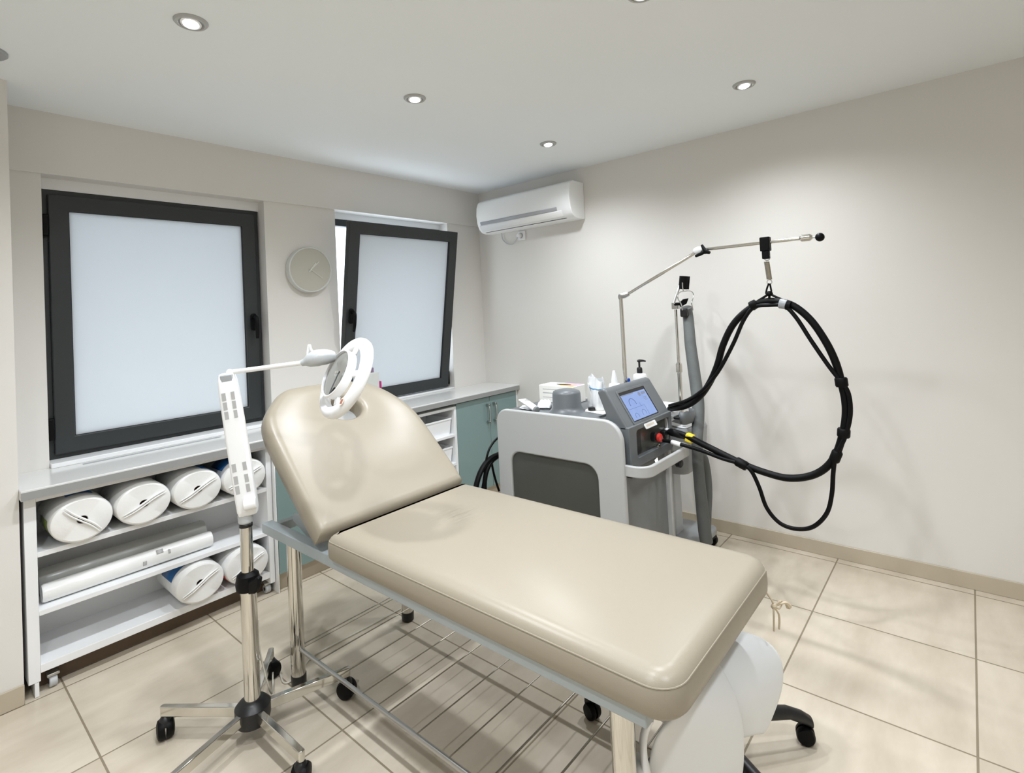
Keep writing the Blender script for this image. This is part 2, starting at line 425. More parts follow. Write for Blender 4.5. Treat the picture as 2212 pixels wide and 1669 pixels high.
# window 2: tilted inward at the top
win = sempty('window_2', (-0.95, 0.09, 0.9), 'tilted open anthracite window with frosted pane near the corner', 'window')
o_, i_ = ring2(-1.489, -0.402, 0.905, 2.300, 0.052)
MB().frame(o_, i_, MY(0.10), 0.06).build('outer_frame', 'frame', win, bevel=0.003, seg=2)
tl = Vector((0, -0.215, 1.318)).normalized()
ms = axes((0, 0.075, 0.925), (1, 0, 0), tl)           # local z points away from the viewer side? (x cross tl)
L2 = 1.337
o_, i_ = ring2(-1.487, -0.452, 0.0, L2, 0.086)
MB().frame(o_, i_, ms, 0.05).build('sash', 'frame', win, bevel=0.005, seg=2)
o_, i_ = ring2(-1.406, -0.533, 0.081, L2-0.081, 0.007)
MB().frame(o_, i_, ms @ Matrix.Translation((0, 0, 0.03)), 0.016).build('gasket', 'frame_gasket', win)
MB().prism([(-1.402, 0.085), (-0.537, 0.085), (-0.537, L2-0.085), (-1.402, L2-0.085)], ms @ Matrix.Translation((0, 0, 0.022)), 0.008).build('frosted_pane', 'frosted', win)
handle_parts(win, None, ms @ Matrix.Translation((-1.446, 0.66, 0.05)))
MB().box(-0.452, -0.41, 0.045, 0.10, 0.93, 1.05).build('hinge', 'rubber', win, bevel=0.006, seg=2)
struct(MB().box(W2[0], W2[1], 0.10, 0.20, 2.300, 2.345).build('trim_3', 'white_lam'), 'white lining strip above the tilted window', 'trim')

# ------------------------------------------------------------------ wall clock
ck = thing('wall_clock', (-1.72, 0, 1.745), 'round pale greige wall clock between the two windows', 'clock')
R = 0.155
MB().lathe((-1.72, 0, 1.898), (0, -1, 0), [(R-0.012, 0.0), (R, 0.008), (R, 0.05), (R-0.003, 0.054), (R-0.008, 0.054), (R-0.010, 0.048)], 48).build('rim', 'clock_rim', ck)
MB().lathe((-1.72, -0.047, 1.898), (0, -1, 0), [(R-0.0085, 0.0), (R-0.0085, 0.0015)], 48).build('clock_face', 'clock_face', ck)
def hand(ang, l, w, y, nm):
    a = math.radians(ang); d = Vector((math.sin(a), 0, math.cos(a)))
    m = axes((-1.72, y, 1.898), d, (0, -1, 0) if False else Vector((0, -1, 0)).cross(d))
    MB().prism([(-0.02, -w/2), (l, -w/2), (l, w/2), (-0.02, w/2)], m, 0.0015).build(nm, 'clock_hand', ck)
hand(40, 0.062, 0.008, -0.051, 'hour_hand'); hand(47, 0.085, 0.005, -0.053, 'minute_hand'); hand(125, 0.10, 0.0016, -0.055, 'second_hand')
MB().cyl((-1.72, -0.049, 1.898), (-1.72, -0.057, 1.898), 0.006).build('hub', 'clock_hand', ck)

# ------------------------------------------------------------------ ceiling downlights
def downlight(x, y, label, tilt=0.25):
    t = thing('ceiling_downlight', (x, y, H), label, 'ceiling light', 'recessed ceiling downlights')
    MB().lathe((x, y, H), (0, 0, -1), [(0.056, 0.0), (0.056, 0.003), (0.051, 0.009), (0.043, 0.010), (0.039, 0.004), (0.037, 0.0008)], 36).build('trim_ring', 'silver', t)
    n = Vector((-0.10, -0.13, -1)).normalized()
    MB().lathe((x, y, H-0.0015), n, [(0.030, 0.0), (0.034, 0.007), (0.030, 0.009)], 28).build('gimbal', 'white_pl', t)
    MB().lathe((x, y, H-0.001)+n*0.0 if False else Vector((x, y, H-0.001)), n, [(0.026, 0.007), (0.025, 0.0108), (0.015, 0.0115)], 24).build('lamp', 'lamp_glow', t)
    return t
LX = (-2.865, -1.84, -0.712); LY = (-1.372, -2.64)
downlight(LX[0], LY[0], 'lit recessed downlight in the ceiling above the closed window, nearest the left edge')
downlight(LX[1], LY[0], 'lit recessed downlight in the ceiling straight above the wall clock')
downlight(LX[2], LY[0], 'lit recessed downlight in the ceiling nearest the air conditioner')
downlight(LX[1], LY[1], 'lit recessed downlight cut off by the top edge of the picture')
downlight(LX[2], LY[1], 'lit recessed downlight in the ceiling nearest the right wall')
o = MB().lathe((-3.345, -0.625, H), (0, 0, -1), [(0.075, 0.0), (0.075, 0.008), (0.070, 0.012), (0.03, 0.013)], 36).build('ceiling_disc', 'mid_grey')
tag(o, 'flat grey round ceiling disc, unlit, at the upper left edge', 'ceiling disc')

def spot(x, y, e, ang=2.65, blend=0.9, z=H-0.03):
    l = bpy.data.lights.new('ceiling_spot_beam', 'SPOT'); l.energy = e; l.spot_size = ang; l.spot_blend = blend; l.shadow_soft_size = 0.05
    l.color = (0.955, 1.0, 1.05)
    b = bpy.data.objects.new('ceiling_spot_beam', l); COL.objects.link(b); b.location = (x, y, z)
for x, k in zip(LX, (1.05, 1.0, 0.92)):
    for y in LY:
        spot(x, y, LIGHT_E*k)
spot(-3.95, LY[1], LIGHT_E*1.15); spot(LX[0], -3.92, LIGHT_E*1.1); spot(LX[1], -3.92, LIGHT_E*0.22)  # unseen spots without fittings, added to brighten the stool and left ceiling

# ------------------------------------------------------------------ air conditioner and its socket
ac = thing('air_conditioner', (-0.1, -0.69, 2.24), 'white wall-mounted air conditioner in the upper corner of the right wall', 'air conditioner')
prof = [(0, 2.245), (-0.10, 2.243), (-0.15, 2.252), (-0.185, 2.285), (-0.203, 2.33), (-0.212, 2.40), (-0.205, 2.47), (-0.185, 2.515), (-0.15, 2.535), (0, 2.537)]
def ac_poly(sc=1.0): return [(p[0]*sc, p[1]) for p in prof]
mac = Matrix(((1, 0, 0, 0), (0, 0, 1, -1.178), (0, 1, 0, 0), (0, 0, 0, 1)))        # local xy -> world xz, z -> +y
MB().prism(prof, mac, 1.0).build('body', 'ac', ac, bevel=0.006, seg=3, sharp=40)
# louvre and silver strip follow the front curve
def strip(z0, z1, y0, y1, name, mat, lift):
    rows = []
    for y in (y0, y1):
        r = []
        for k in range(7):
            z = z0+(z1-z0)*k/6
            xs = None
            for (xa, za), (xb, zb) in zip(prof[1:], prof[2:]):
                if za <= z <= zb: xs = xa+(xb-xa)*(z-za)/(zb-za+1e-9); break
            r.append(Vector((xs-lift, y, z)))
        rows.append(r)
    return MB().grid(rows).build(name, mat, ac, solid=0.003)
strip(2.312, 2.338, -1.05, -0.22, 'accent_strip', 'ac_strip', 0.003)
strip(2.262, 2.309, -1.09, -0.205, 'louvre', 'ac', 0.003)
MB().box(-0.150, -0.142, -1.10, -0.23, 2.249, 2.2535).build('air_slot', 'black', ac)
sk = thing('wall_socket', (0, -0.522, 2.16), 'white wall socket half hidden below the air conditioner', 'socket')
MB().box(-0.012, 0, -0.562, -0.482, 2.158, 2.238).build('cover_plate', 'white_pl', sk, bevel=0.004)
MB().cyl((-0.012, -0.517, 2.198), (-0.014, -0.517, 2.198), 0.024).build('recess_ring', 'grey_pl', sk)
pc = MB().tube([(-0.04, -0.505, 2.19), (-0.045, -0.485, 2.155), (-0.03, -0.43, 2.132), (-0.02, -0.36, 2.145), (-0.02, -0.31, 2.19), (-0.02, -0.30, 2.245)], 0.0045, 8).build('power_cord', 'grey_pl', ac)
MB().lathe((-0.0125, -0.51, 2.198), (-1, 0, 0), [(0.018, 0), (0.020, 0.012), (0.018, 0.032), (0.008, 0.036)], 20).build('plug', 'white_pl', pc, bevel=0.002)

# ------------------------------------------------------------------ worktop and units along the window wall
YF = -0.40; ZT = 0.895
ct = thing('countertop', (-1.63, -0.2, 0.85), 'long pale worktop running under both windows into the corner', 'countertop')
MB().box(-3.2455, 0.0, YF, 0.0, 0.851, ZT).build('slab', 'counter', ct, bevel=0.003, seg=2)
MB().box(-3.2455, 0.0, YF-0.003, YF, 0.853, ZT-0.008).build('edge_band', 'counter_edge', ct)
a = at(172, 998, 'z', ZT); b = at(487, 946, 'z', ZT)
MB().box(a.x, b.x, (a.y+b.y)/2-0.013, (a.y+b.y)/2+0.013, ZT-0.004, ZT+0.0015).build('vent_slot', 'mid_grey', ct)
struct(MB().box(W1[0]+0.002, W1[1]-0.002, -0.035, 0.085, ZT, ZT+0.022).build('trim_4', 'white_lam', bevel=0.003, seg=2), 'white window sill board under the closed window', 'sill')
struct(MB().box(W2[0]+0.002, W2[1]-0.002, -0.0, 0.10, ZT, ZT+0.014).build('trim_5', 'white_lam', bevel=0.003, seg=2), 'white sill board under the tilted window', 'sill')

# rolling shelf unit
YS = -0.345
sx0, sx1 = at(50, 1085, 'y', YS).x, -2.176
sx0 = max(sx0, -3.243)
ix0, ix1 = at(78, 1100, 'y', YS).x, -2.205
su = thing('shelf_unit', ((sx0+sx1)/2, -0.18, 0.0), 'white open shelf unit on castors under the closed window', 'shelf')
YR = -0.015
for a, b in ((sx0, ix0), (ix1, sx1)): MB().box(a, b, YS, YR, 0.062, 0.848).build('side_panel', 'white_lam', su, bevel=0.0015, seg=1)
MB().box(ix0, ix1, YR-0.008, YR, 0.08, 0.848).build('back_panel', 'white_lam', su)
MB().box(ix0, ix1, YS, YR-0.008, 0.826, 0.848).build('top_panel', 'white_lam', su, bevel=0.0015, seg=1)
SZ = (0.607, 0.357, 0.128)
for z in SZ: MB().box(ix0, ix1, YS+0.003, YR-0.008, z-0.022 if z > 0.2 else z-0.034, z).build('shelf', 'white_lam', su, bevel=0.0015, seg=1)
for x in (sx0+0.085, sx1-0.03):
    for y in (-0.30, -0.07):
        c = MB().cyl((x-0.014, y, 0.026), (x+0.014, y, 0.026), 0.0262, n=20).build('castor', 'grey_pl', su, bevel=0.004)
        MB().cyl((x-0.016, y, 0.026), (x+0.016, y, 0.026), 0.010, n=14).build('axle', 'black', c)
        MB().box(x-0.022, x+0.022, y-0.02, y+0.022, 0.05, 0.0625).build('fork', 'steel', c, bevel=0.003)
MB().box(ix0-0.01, ix1+0.01, -0.262, -0.250, 0.004, 0.075).build('under_shelf_shade', 'shade_brown', su)  # dark strip added in place of the shade below the bottom shelf
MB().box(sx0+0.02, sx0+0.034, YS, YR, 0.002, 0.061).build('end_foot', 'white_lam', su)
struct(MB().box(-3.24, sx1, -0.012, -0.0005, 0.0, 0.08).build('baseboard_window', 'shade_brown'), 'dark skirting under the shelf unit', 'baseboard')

# rolls of paper on the shelf unit
def roll(xc, shelf_z, label, y0=-0.372, rx=0.1145, rz=0.098, ln=0.31, patch=None, seam=-30, group='thick white paper rolls on the shelf unit'):
    zc = shelf_z+rz+0.0008
    t = thing('paper_roll', (xc, y0+ln/2, shelf_z), label, 'paper roll', group)
    n = 48
    def ringp(f, y): return [Vector((xc+rx*f*math.cos(2*PI*k/n), y, zc+rz*f*math.sin(2*PI*k/n))) for k in range(n)]
    rows = [ringp(0.165, y0+0.05), ringp(0.165, y0+0.004), ringp(0.19, y0+0.001), ringp(0.90, y0-0.001), ringp(0.965, y0+0.003), ringp(1.0, y0+0.013), ringp(1.0, y0+ln-0.012), ringp(0.95, y0+ln), ringp(0.16, y0+ln)]
    MB().grid(rows, closed=True).build('wound_paper', 'paper_film', t)
    MB().grid([ringp(0.16, y0+0.002), ringp(0.16, y0+0.045), ringp(0.02, y0+0.045)], closed=True).build('core_hole', 'shade_brown', t)
    # folded seam of the film across the face
    a = math.radians(seam); d = Vector((math.cos(a)*rx, 0, -math.sin(a)*rz)); l = d.length; d.normalize(); q = d.cross(Vector((0, 1, 0)))
    s_ = MB(); c = Vector((xc, y0-0.004, zc))
    for dz, w in ((-0.006, 0.004), (0.005, 0.0055)):
        s_.tube([c+d*(l*0.86*t_)+q*(dz+0.003*math.sin(5*t_)) + Vector((0, -0.002, 0)) for t_ in (-1, -0.5, 0, 0.5, 1)], [0.0015, w, w, w, 0.0015], 6, sub=4)
    s_.build('film_seam', 'paper_film', t)
    for (m_, a0, a1, ya, yb) in (patch or []):
        rws = []
        for y in (ya, yb):
            rws.append([Vector((xc+(rx+0.0015)*math.cos(math.radians(a0+(a1-a0)*k/12)), y, zc+(rz+0.0015)*math.sin(math.radians(a0+(a1-a0)*k/12)))) for k in range(13)])
        MB().grid(rws).build('printed_label', m_, t, solid=0.001)
    return t
fr = -0.368
roll(-3.040, SZ[0], 'thick white paper roll at the left end of the top shelf, steep film seam', seam=48, patch=[('green_label', 170, 215, fr+0.05, fr+0.2), ('blue_label', 60, 110, fr+0.10, fr+0.22)])
roll(-2.803, SZ[0], 'thick white paper roll, second from the left on the top shelf', seam=-28)
roll(-2.566, SZ[0], 'thick white paper roll, third from the left on the top shelf', seam=-30, patch=[('blue_label', 10, 75, fr+0.03, fr+0.22)])
roll(-2.331, SZ[0], 'thick white paper roll on the top shelf behind the lamp arm', seam=-30, patch=[('blue_label', 100, 150, fr+0.05, fr+0.2)])
roll(-2.570, SZ[2], 'thick white paper roll on the bottom shelf left of the lamp pole, blue print', seam=-32, patch=[('blue_label', 95, 165, fr+0.07, fr+0.22)])
roll(-2.334, SZ[2], 'thick white paper roll on the bottom shelf behind the lamp pole', seam=-30, patch=[('red', 195, 225, fr+0.03, fr+0.1)])
# two long rolls on the middle shelf
z2 = SZ[1]
def longroll(x0, x1, y, r, mat, label, marks):
    t = thing('long_roll', ((x0+x1)/2, y, z2), label, 'roll')
    zc = z2+r+0.001
    MB().lathe((x0, y, zc), (1, 0, 0), [(r*0.4, 0.012), (r*0.9, 0.003), (r, 0.012), (r*1.0, (x1-x0)*0.3), (r*0.985, (x1-x0)*0.6), (r, x1-x0-0.016), (r*0.9, x1-x0-0.003), (r*0.35, x1-x0)], 28).build('wrapped_roll', mat, t)
    if marks:
        for mx, w, a0 in marks:
            rws = [[Vector((xx, y+(r+0.001)*math.cos(math.radians(a)), zc+(r+0.001)*math.sin(math.radians(a)))) for a in range(a0, a0+31, 5)] for xx in (mx, mx+w)]
            MB().grid(rws).build('printed_mark', 'label_grey', t, solid=0.0006)
longroll(-3.175, -2.475, -0.262, 0.040, 'paper_film', 'long slim white roll in glossy film at the front of the middle shelf', [(-2.80, 0.016, 170), (-2.69, 0.01, 140), (-2.74, 0.03, 120)])
longroll(-3.172, -2.47, -0.145, 0.056, 'tube_film', 'long grey translucent roll at the back of the middle shelf', None)

# cupboard with aqua door behind the bed head
YC = -0.375
gx = at(604, 1250, 'y', YC).x
g0 = sx1+0.004
ca = thing('base_cabinet', (-1.75, -0.2, 0.0), 'cupboard with aqua glass door behind the raised backrest', 'cabinet')
MB().box(g0, gx, YC, -0.002, 0.0, 0.848).build('side_panel', 'white_lam', ca, bevel=0.0015, seg=1)
MB().box(-1.345, -1.327, YC+0.02, -0.002, 0.0, 0.848).build('side_panel', 'white_lam', ca)
MB().box(gx, -1.345, YC+0.022, -0.002, 0.10, 0.848).build('carcass', 'white_lam', ca)
mid = (gx-1.345)/2
for a, b in ((gx+0.002, mid-0.0015), (mid+0.0015, -1.347)):
    d = MB().box(a, b, YC, YC+0.018, 0.105, 0.826).build('door', 'aqua', ca, bevel=0.0015, seg=1)
MB().box(gx, -1.345, YC+0.045, YC+0.060, 0.0, 0.10).build('plinth', 'beige_plinth', ca)
# open shelf unit with bins
bx0, bx1 = -1.325, at(986, 900, 'y', YC).x
os_ = thing('open_shelf_unit', ((bx0+bx1)/2, -0.2, 0.0), 'white open-fronted shelf unit beside the aqua double-door cabinet', 'shelf')
for a, b in ((bx0, bx0+0.02), (bx1-0.022, bx1)): MB().box(a, b, YC, -0.002, 0.0, 0.826).build('side_panel', 'white_lam', os_, bevel=0.0015, seg=1)
MB().box(bx0+0.02, bx1-0.022, -0.012, -0.002, 0.0, 0.826).build('back_panel', 'white_lam', os_)
zs = at(945, 948, 'y', YC).z
for z in (0.826, zs, zs-0.22, 0.12): MB().box(bx0+0.02, bx1-0.022, YC, -0.012, z-0.02, z).build('shelf', 'white_lam', os_, bevel=0.0015, seg=1)
def bin_(x0, x1, z, h, label):
    t = thing('storage_bin', ((x0+x1)/2, -0.2, z), label, 'storage bin', 'white bins in the open shelf unit')
    tp = 0.012; zt = z+h; y0, y1 = YC+0.025, -0.05; z = z+0.0008
    o1 = [(x0+tp, y0+tp), (x1-tp, y0+tp), (x1-tp, y1-tp), (x0+tp, y1-tp)]; o2 = [(x0, y0), (x1, y0), (x1, y1), (x0, y1)]
    def rg(o, zz, ins): 
        cx, cy = (x0+x1)/2, (y0+y1)/2
        return [Vector((p[0]-ins*(1 if p[0] > cx else -1), p[1]-ins*(1 if p[1] > cy else -1), zz)) for p in o]
    MB().grid([rg(o1, z, 0.05), rg(o1, z, 0), rg(o2, zt, 0), rg(o2, zt, 0.004), rg(o1, z+0.004, 0.004), rg(o1, z+0.004, 0.05)], closed=True).build('tub', 'white_pl', t)
    MB().frame([(x0-0.003, y0-0.003), (x1+0.003, y0-0.003), (x1+0.003, y1), (x0-0.003, y1)], [(x0, y0), (x1, y0), (x1, y1-0.003), (x0, y1-0.003)], Matrix.Translation((0, 0, zt-0.012)), 0.013).build('rim', 'white_pl', t, bevel=0.0015, seg=1)
bin_(bx1-0.31, bx1-0.035, zs, 0.125, 'white plastic storage bin on the upper shelf beside the aqua doors')
bin_(bx1-0.31, bx1-0.035, zs-0.22, 0.125, 'white plastic storage bin one shelf lower, mostly hidden by the backrest')
# double door cabinet in the corner
dm = at(1058, 880, 'y', YC).x
dc = thing('door_cabinet', ((bx1)/2, -0.2, 0.0), 'cabinet with two aqua glass doors in the corner behind the laser machine', 'cabinet')
x0, x1 = bx1+0.003, -0.004
MB().box(x0, x0+0.016, YC+0.02, -0.002, 0.0, 0.848).build('side_panel', 'white_lam', dc)
MB().box(x1-0.016, x1, YC, -0.002, 0.0, 0.848).build('side_panel', 'white_lam', dc)
MB().box(x0+0.016, x1-0.016, YC+0.022, -0.002, 0.10, 0.848).build('carcass', 'white_lam', dc)
MB().box(x0+0.016, x1-0.016, YC+0.045, YC+0.06, 0.0, 0.10).build('plinth', 'beige_plinth', dc)
for a, b, hx in ((x0, dm-0.0015, dm-0.035), (dm+0.0015, x1-0.018, dm+0.045)):
    d = MB().box(a, b, YC, YC+0.018, 0.105, 0.842).build('door', 'aqua', dc, bevel=0.0015, seg=1)
    hb = MB().box(hx-0.006, hx+0.006, YC-0.036, YC-0.026, 0.63, 0.79)
    for z in (0.64, 0.78): hb.box(hx-0.009, hx+0.009, YC-0.036, YC, z-0.009, z+0.009)
    hb.build('handle', 'steel', d, bevel=0.0015, seg=1)
# ------------------------------------------------------------------ treatment bed
BX0, BX1, BY0, BY1 = -2.545, -1.82, -2.96, -1.578
bed = thing('treatment_bed', (-2.19, -2.0, 0.0), 'cream vinyl treatment couch with raised backrest and face hole in the middle of the room', 'treatment bed')
def leather_seat():
    m = MT['leather'].copy(); m.name = 'cream_vinyl_creased'
    nt = m.node_tree; N = nt.nodes.new; L = nt.links.new; b = nt.nodes['Principled BSDF']
    c = at(985, 1112, 'z', 0.75) - Vector((-2.19, -2.0, 0.0))
    tc = N('ShaderNodeTexCoord'); mp = N('ShaderNodeMapping'); mp.inputs['Location'].default_value = -c
    L(tc.outputs['Object'], mp.inputs['Vector'])
    ln = N('ShaderNodeVectorMath'); ln.operation = 'LENGTH'; L(mp.outputs[0], ln.inputs[0])
    mr = N('ShaderNodeMapRange'); mr.inputs['From Min'].default_value = 0.13; mr.inputs['From Max'].default_value = 0.02; mr.interpolation_type = 'SMOOTHSTEP'
    L(ln.outputs['Value'], mr.inputs['Value'])
    m2 = N('ShaderNodeMapping'); m2.inputs['Rotation'].default_value = (0, 0, 0.6); m2.inputs['Scale'].default_value = (9, 34, 9); L(mp.outputs[0], m2.inputs['Vector'])
    n = N('ShaderNodeTexNoise'); n.inputs['Scale'].default_value = 1.0; n.inputs['Detail'].default_value = 1.5; L(m2.outputs[0], n.inputs['Vector'])
    mu = N('ShaderNodeMath'); mu.operation = 'MULTIPLY'; L(n.outputs['Fac'], mu.inputs[0]); L(mr.outputs[0], mu.inputs[1])
    bp = N('ShaderNodeBump'); bp.inputs['Strength'].default_value = 0.8; bp.inputs['Distance'].default_value = 0.012
    L(mu.outputs[0], bp.inputs['Height'])
    old = b.inputs['Normal'].links[0].from_socket; L(old, bp.inputs['Normal']); L(bp.outputs[0], b.inputs['Normal'])
    return m
out = rrect(BX0, BX1, BY0, BY1, (0.075, 0.03, 0.03, 0.075), 8)
ML = Matrix.Translation((0, 0, 0.65))
seat = MB().puffy(out, [(0.012, 0.0), (0.002, 0.012), (0.0, 0.035), (0.001, 0.064), (0.005, 0.073), (0.012, 0.084), (0.026, 0.094), (0.045, 0.0985)], ML).build('seat_cushion', leather_seat(), bed, sharp=60)
MB().tube([ML @ Vector((x*1.0, y, 0.0725)) for x, y in rrect(BX0+0.004, BX1-0.004, BY0+0.004, BY1-0.004, (0.072, 0.03, 0.03, 0.072), 8)], 0.0020, 6, closed=True, sub=1).build('piping', 'leather', seat)
# backrest
th = math.radians(42)
mb_ = axes((0, -1.566, 0.742), (1, 0, 0), (0, math.cos(th), math.sin(th)))
O_ = spline([(-2.53, 0.004, 0), (-2.3, 0.0, 0), (-2.05, 0.0, 0), (-1.83, 0.004, 0), (-1.795, 0.03, 0), (-1.79, 0.2, 0), (-1.79, 0.40, 0), (-1.81, 0.51, 0), (-1.87, 0.625, 0), (-1.965, 0.715, 0), (-2.07, 0.748, 0), (-2.2, 0.757, 0), (-2.33, 0.755, 0), (-2.425, 0.735, 0), (-2.525, 0.635, 0), (-2.556, 0.545, 0), (-2.56, 0.40, 0), (-2.555, 0.2, 0), (-2.55, 0.03, 0)], 8, True)
HC = Vector((-2.165, 0.572, 0)); NA = 120
def hit(ang):
    d = Vector((math.cos(ang), math.sin(ang), 0)); best = None
    for i in range(len(O_)):
        a, b = O_[i-1]-HC, O_[i]-HC; e = b-a; den = d.x*e.y-d.y*e.x
        if abs(den) < 1e-9: continue
        t = (a.x*e.y-a.y*e.x)/den; u = (a.x*d.y-a.y*d.x)/den
        if t > 0 and -1e-6 <= u <= 1+1e-6: best = t if best is None else max(best, t)
    return d, best
angs = []
for i in range(NA): angs.append(2*PI*i/NA)
for cx, cy in ((-2.545, 0.012), (-1.80, 0.012)):      # keep the lower corners crisp
    a = math.atan2(cy-HC.y, cx-HC.x) % (2*PI); angs += [a-0.02, a, a+0.02]
angs.sort()
prof = [('o', 0.02, -0.088), ('o', 0.004, -0.078), ('o', 0.0, -0.05), ('o', 0.003, -0.026), ('o', 0.012, -0.010), ('o', 0.026, -0.002), ('o', 0.05, 0.001), ('m', 0.55, 0.004), ('h', 0.03, 0.001), ('h', 0.012, -0.003), ('h', 0.002, -0.012), ('h', 0.0, -0.03), ('h', 0.0, -0.088)]
rows = []
for kind, ins, h in prof:
    r = []
    for a in angs:
        d, t = hit(a); hr = 1/math.sqrt((math.cos(a)/0.088)**2+(math.sin(a)/0.068)**2)
        q = t-ins if kind == 'o' else (hr+ins if kind == 'h' else hr+(t-hr)*ins)
        r.append(mb_ @ (HC + d*q + Vector((0, 0, h))))
    rows.append(r)
rows.append(rows[0])
bk = MB().grid(rows, closed=True).build('backrest', 'leather', bed, sharp=60)
# frame
fr_ = MB()
for x0, x1 in ((-2.517, -2.470), (-1.895, -1.85)):
    fr_.box(x0, x1, -2.875, -0.985, 0.606, 0.6495)
for y in (-2.86, -1.70, -1.06): fr_.box(-2.470, -1.895, y, y+0.04, 0.610, 0.648)
fr_.build('frame', 'bed_frame', bed, bevel=0.003, seg=2)
for x in (-2.44, -1.93):
    m = Matrix(((0, 0, 1, x), (1, 0, 0, 0), (0, 1, 0, 0), (0, 0, 0, 1)))      # local xy -> world yz, extrude along x
    MB().prism([(-1.52, 0.60), (-1.30, 0.60), (-1.12, 0.665), (-1.13, 0.70), (-1.24, 0.71), (-1.255, 0.80), (-1.30, 0.86), (-1.33, 0.80), (-1.50, 0.66)], m, 0.006).build('backrest_bracket', 'bed_frame', bed, bevel=0.002, seg=1)
MB().cyl((-2.447, -1.262, 0.762), (-2.433, -1.262, 0.762), 0.008).build('bolt', 'chrome', bed)
MB().tube([(-2.435, -1.36, 0.63), (-2.435, -1.20, 0.78), (-2.435, -1.10, 0.90)], 0.012, 10, sub=2).build('support_strut', 'black', bed)
for x, y in ((-2.48, -1.2), (-2.48, -2.79), (-1.90, -1.2), (-1.90, -2.79)):
    l = MB().lathe((x, y, 0.028), (0, 0, 1), [(0.029, 0), (0.029, 0.579)], 28).build('leg', 'chrome', bed)
    MB().lathe((x, y, 0.0), (0, 0, 1), [(0.024, 0), (0.030, 0.006), (0.0312, 0.03), (0.0312, 0.046)], 28).build('rubber_foot', 'black', l)
ws = MB()
for x in (-2.48, -1.90): ws.cyl((x+(0.0 if x < -2 else 0), -2.82, 0.158), (x, -1.165, 0.158), 0.0085, n=12)
ws.build('shelf_rail', 'steel', bed)
for k in range(11):
    y = -1.214-0.157*k
    MB().cyl((-2.48, y, 0.166), (-1.90, y, 0.166), 0.0024 if k not in (7, 8) else 0.0034, n=8).build('shelf_wire', 'wire', bed)
tb = MB(); c = Vector((-1.842, -2.955, 0.60))
tb.tube([c+Vector(p) for p in ((0.004, 0.03, 0.05), (0, 0.0, 0.02), (0, -0.005, 0))], 0.003, 6)
tb.tube([c+Vector(p) for p in ((0, -0.005, 0), (-0.02, -0.01, -0.02), (-0.028, -0.01, -0.06))], 0.003, 6)
tb.tube([c+Vector(p) for p in ((0, -0.005, 0), (0.015, -0.015, -0.03), (0.018, -0.012, -0.075))], 0.003, 6)
tb.tube([c+Vector(p) for p in ((0, -0.005, 0), (0.02, -0.02, 0.012), (0.035, -0.02, 0.0), (0.02, -0.015, -0.012), (0, -0.005, 0))], 0.0028, 6)
tb.tube([c+Vector(p) for p in ((0.002, -0.005, 0), (0.03, -0.03, 0.006), (0.05, -0.035, -0.012))], [0.003, 0.004, 0.010], 6)
tb.sphere(c+Vector((0, -0.006, 0)), 0.009, 10)
tb.build('tie_string', 'cotton', bed)

# ------------------------------------------------------------------ magnifying lamp on its stand
hx, hy = -2.728, -1.338
lamp = thing('magnifying_lamp', (hx, hy, 0.0), 'white ring magnifying lamp on a chrome five-arm rolling stand beside the bed head', 'lamp')
MB().lathe((hx, hy, 0.055), (0, 0, 1), [(0.034, 0), (0.056, 0.006), (0.062, 0.03), (0.062, 0.066), (0.048, 0.082), (0.034, 0.090)], 32).build('hub', 'black', lamp)
for k in range(5):
    a = math.radians(127-72*k); d = Vector((math.cos(a), math.sin(a), 0)); p = Vector((-d.y, d.x, 0))
    m = axes((hx, hy, 0.088), d, p)
    arm = MB()
    arm.prism([(0.045, -0.013), (0.357, -0.011), (0.363, 0.0), (0.357, 0.011), (0.045, 0.013)], m @ Matrix.Translation((0, 0, -0.004)), 0.036)
    arm = arm.build('base_arm', 'chrome', lamp, bevel=0.003, seg=2)
    w = Vector((hx, hy, 0))+d*0.345; w.z = 0.0365
    ca_ = math.radians(127-72*k+40); q = Vector((math.cos(ca_), math.sin(ca_), 0))
    cs = MB()
    for s in (-1, 1): cs.lathe(w+q*(0.003*s), q*s, [(0.0362, 0.0), (0.0362, 0.013), (0.032, 0.022), (0.020, 0.026), (0.006, 0.027)], 26)
    c_ = cs.build('castor', 'rubber', arm)
    MB().lathe(Vector((w.x, w.y, 0.050)), (0, 0, 1), [(0.026, 0.0), (0.026, 0.012), (0.016, 0.028), (0.008, 0.036)], 18).build('castor_housing', 'black', c_)
MB().lathe((hx, hy, 0.12), (0, 0, 1), [(0.0285, 0), (0.0285, 0.46)], 32).build('lower_pole', 'chrome', lamp)
MB().lathe((hx, hy, 0.575), (0, 0, 1), [(0.0215, 0), (0.0215, 0.215)], 32).build('upper_pole', 'chrome', lamp)
col = MB().lathe((hx, hy, 0.548), (0, 0, 1), [(0.032, 0), (0.041, 0.005), (0.044, 0.030), (0.038, 0.058), (0.025, 0.070)], 28).build('height_collar', 'rubber', lamp)
kd = (rt*0.9 - fw*0.35).normalized()
kb = MB(); c = Vector((hx, hy, 0.578))
kb.cyl(c+kd*0.025, c+kd*0.055, 0.018, 0.015, 16)
kb.prism([(-0.022, -0.024), (0.008, -0.018), (0.026, 0.010), (0.034, 0.040), (0.022, 0.046), (0.004, 0.030), (-0.022, 0.022)], axes(c+kd*0.05-Vector((0, 0, 0.005))-fw*0.012, kd, (0, 0, 1)), 0.02)
kb.build('clamp_knob', 'rubber', col, bevel=0.004, seg=2)
MB().lathe((hx, hy, 0.785), (0, 0, 1), [(0.0235, 0), (0.0235, 0.010), (0.020, 0.014)], 28).build('pole_cap', 'black', lamp)
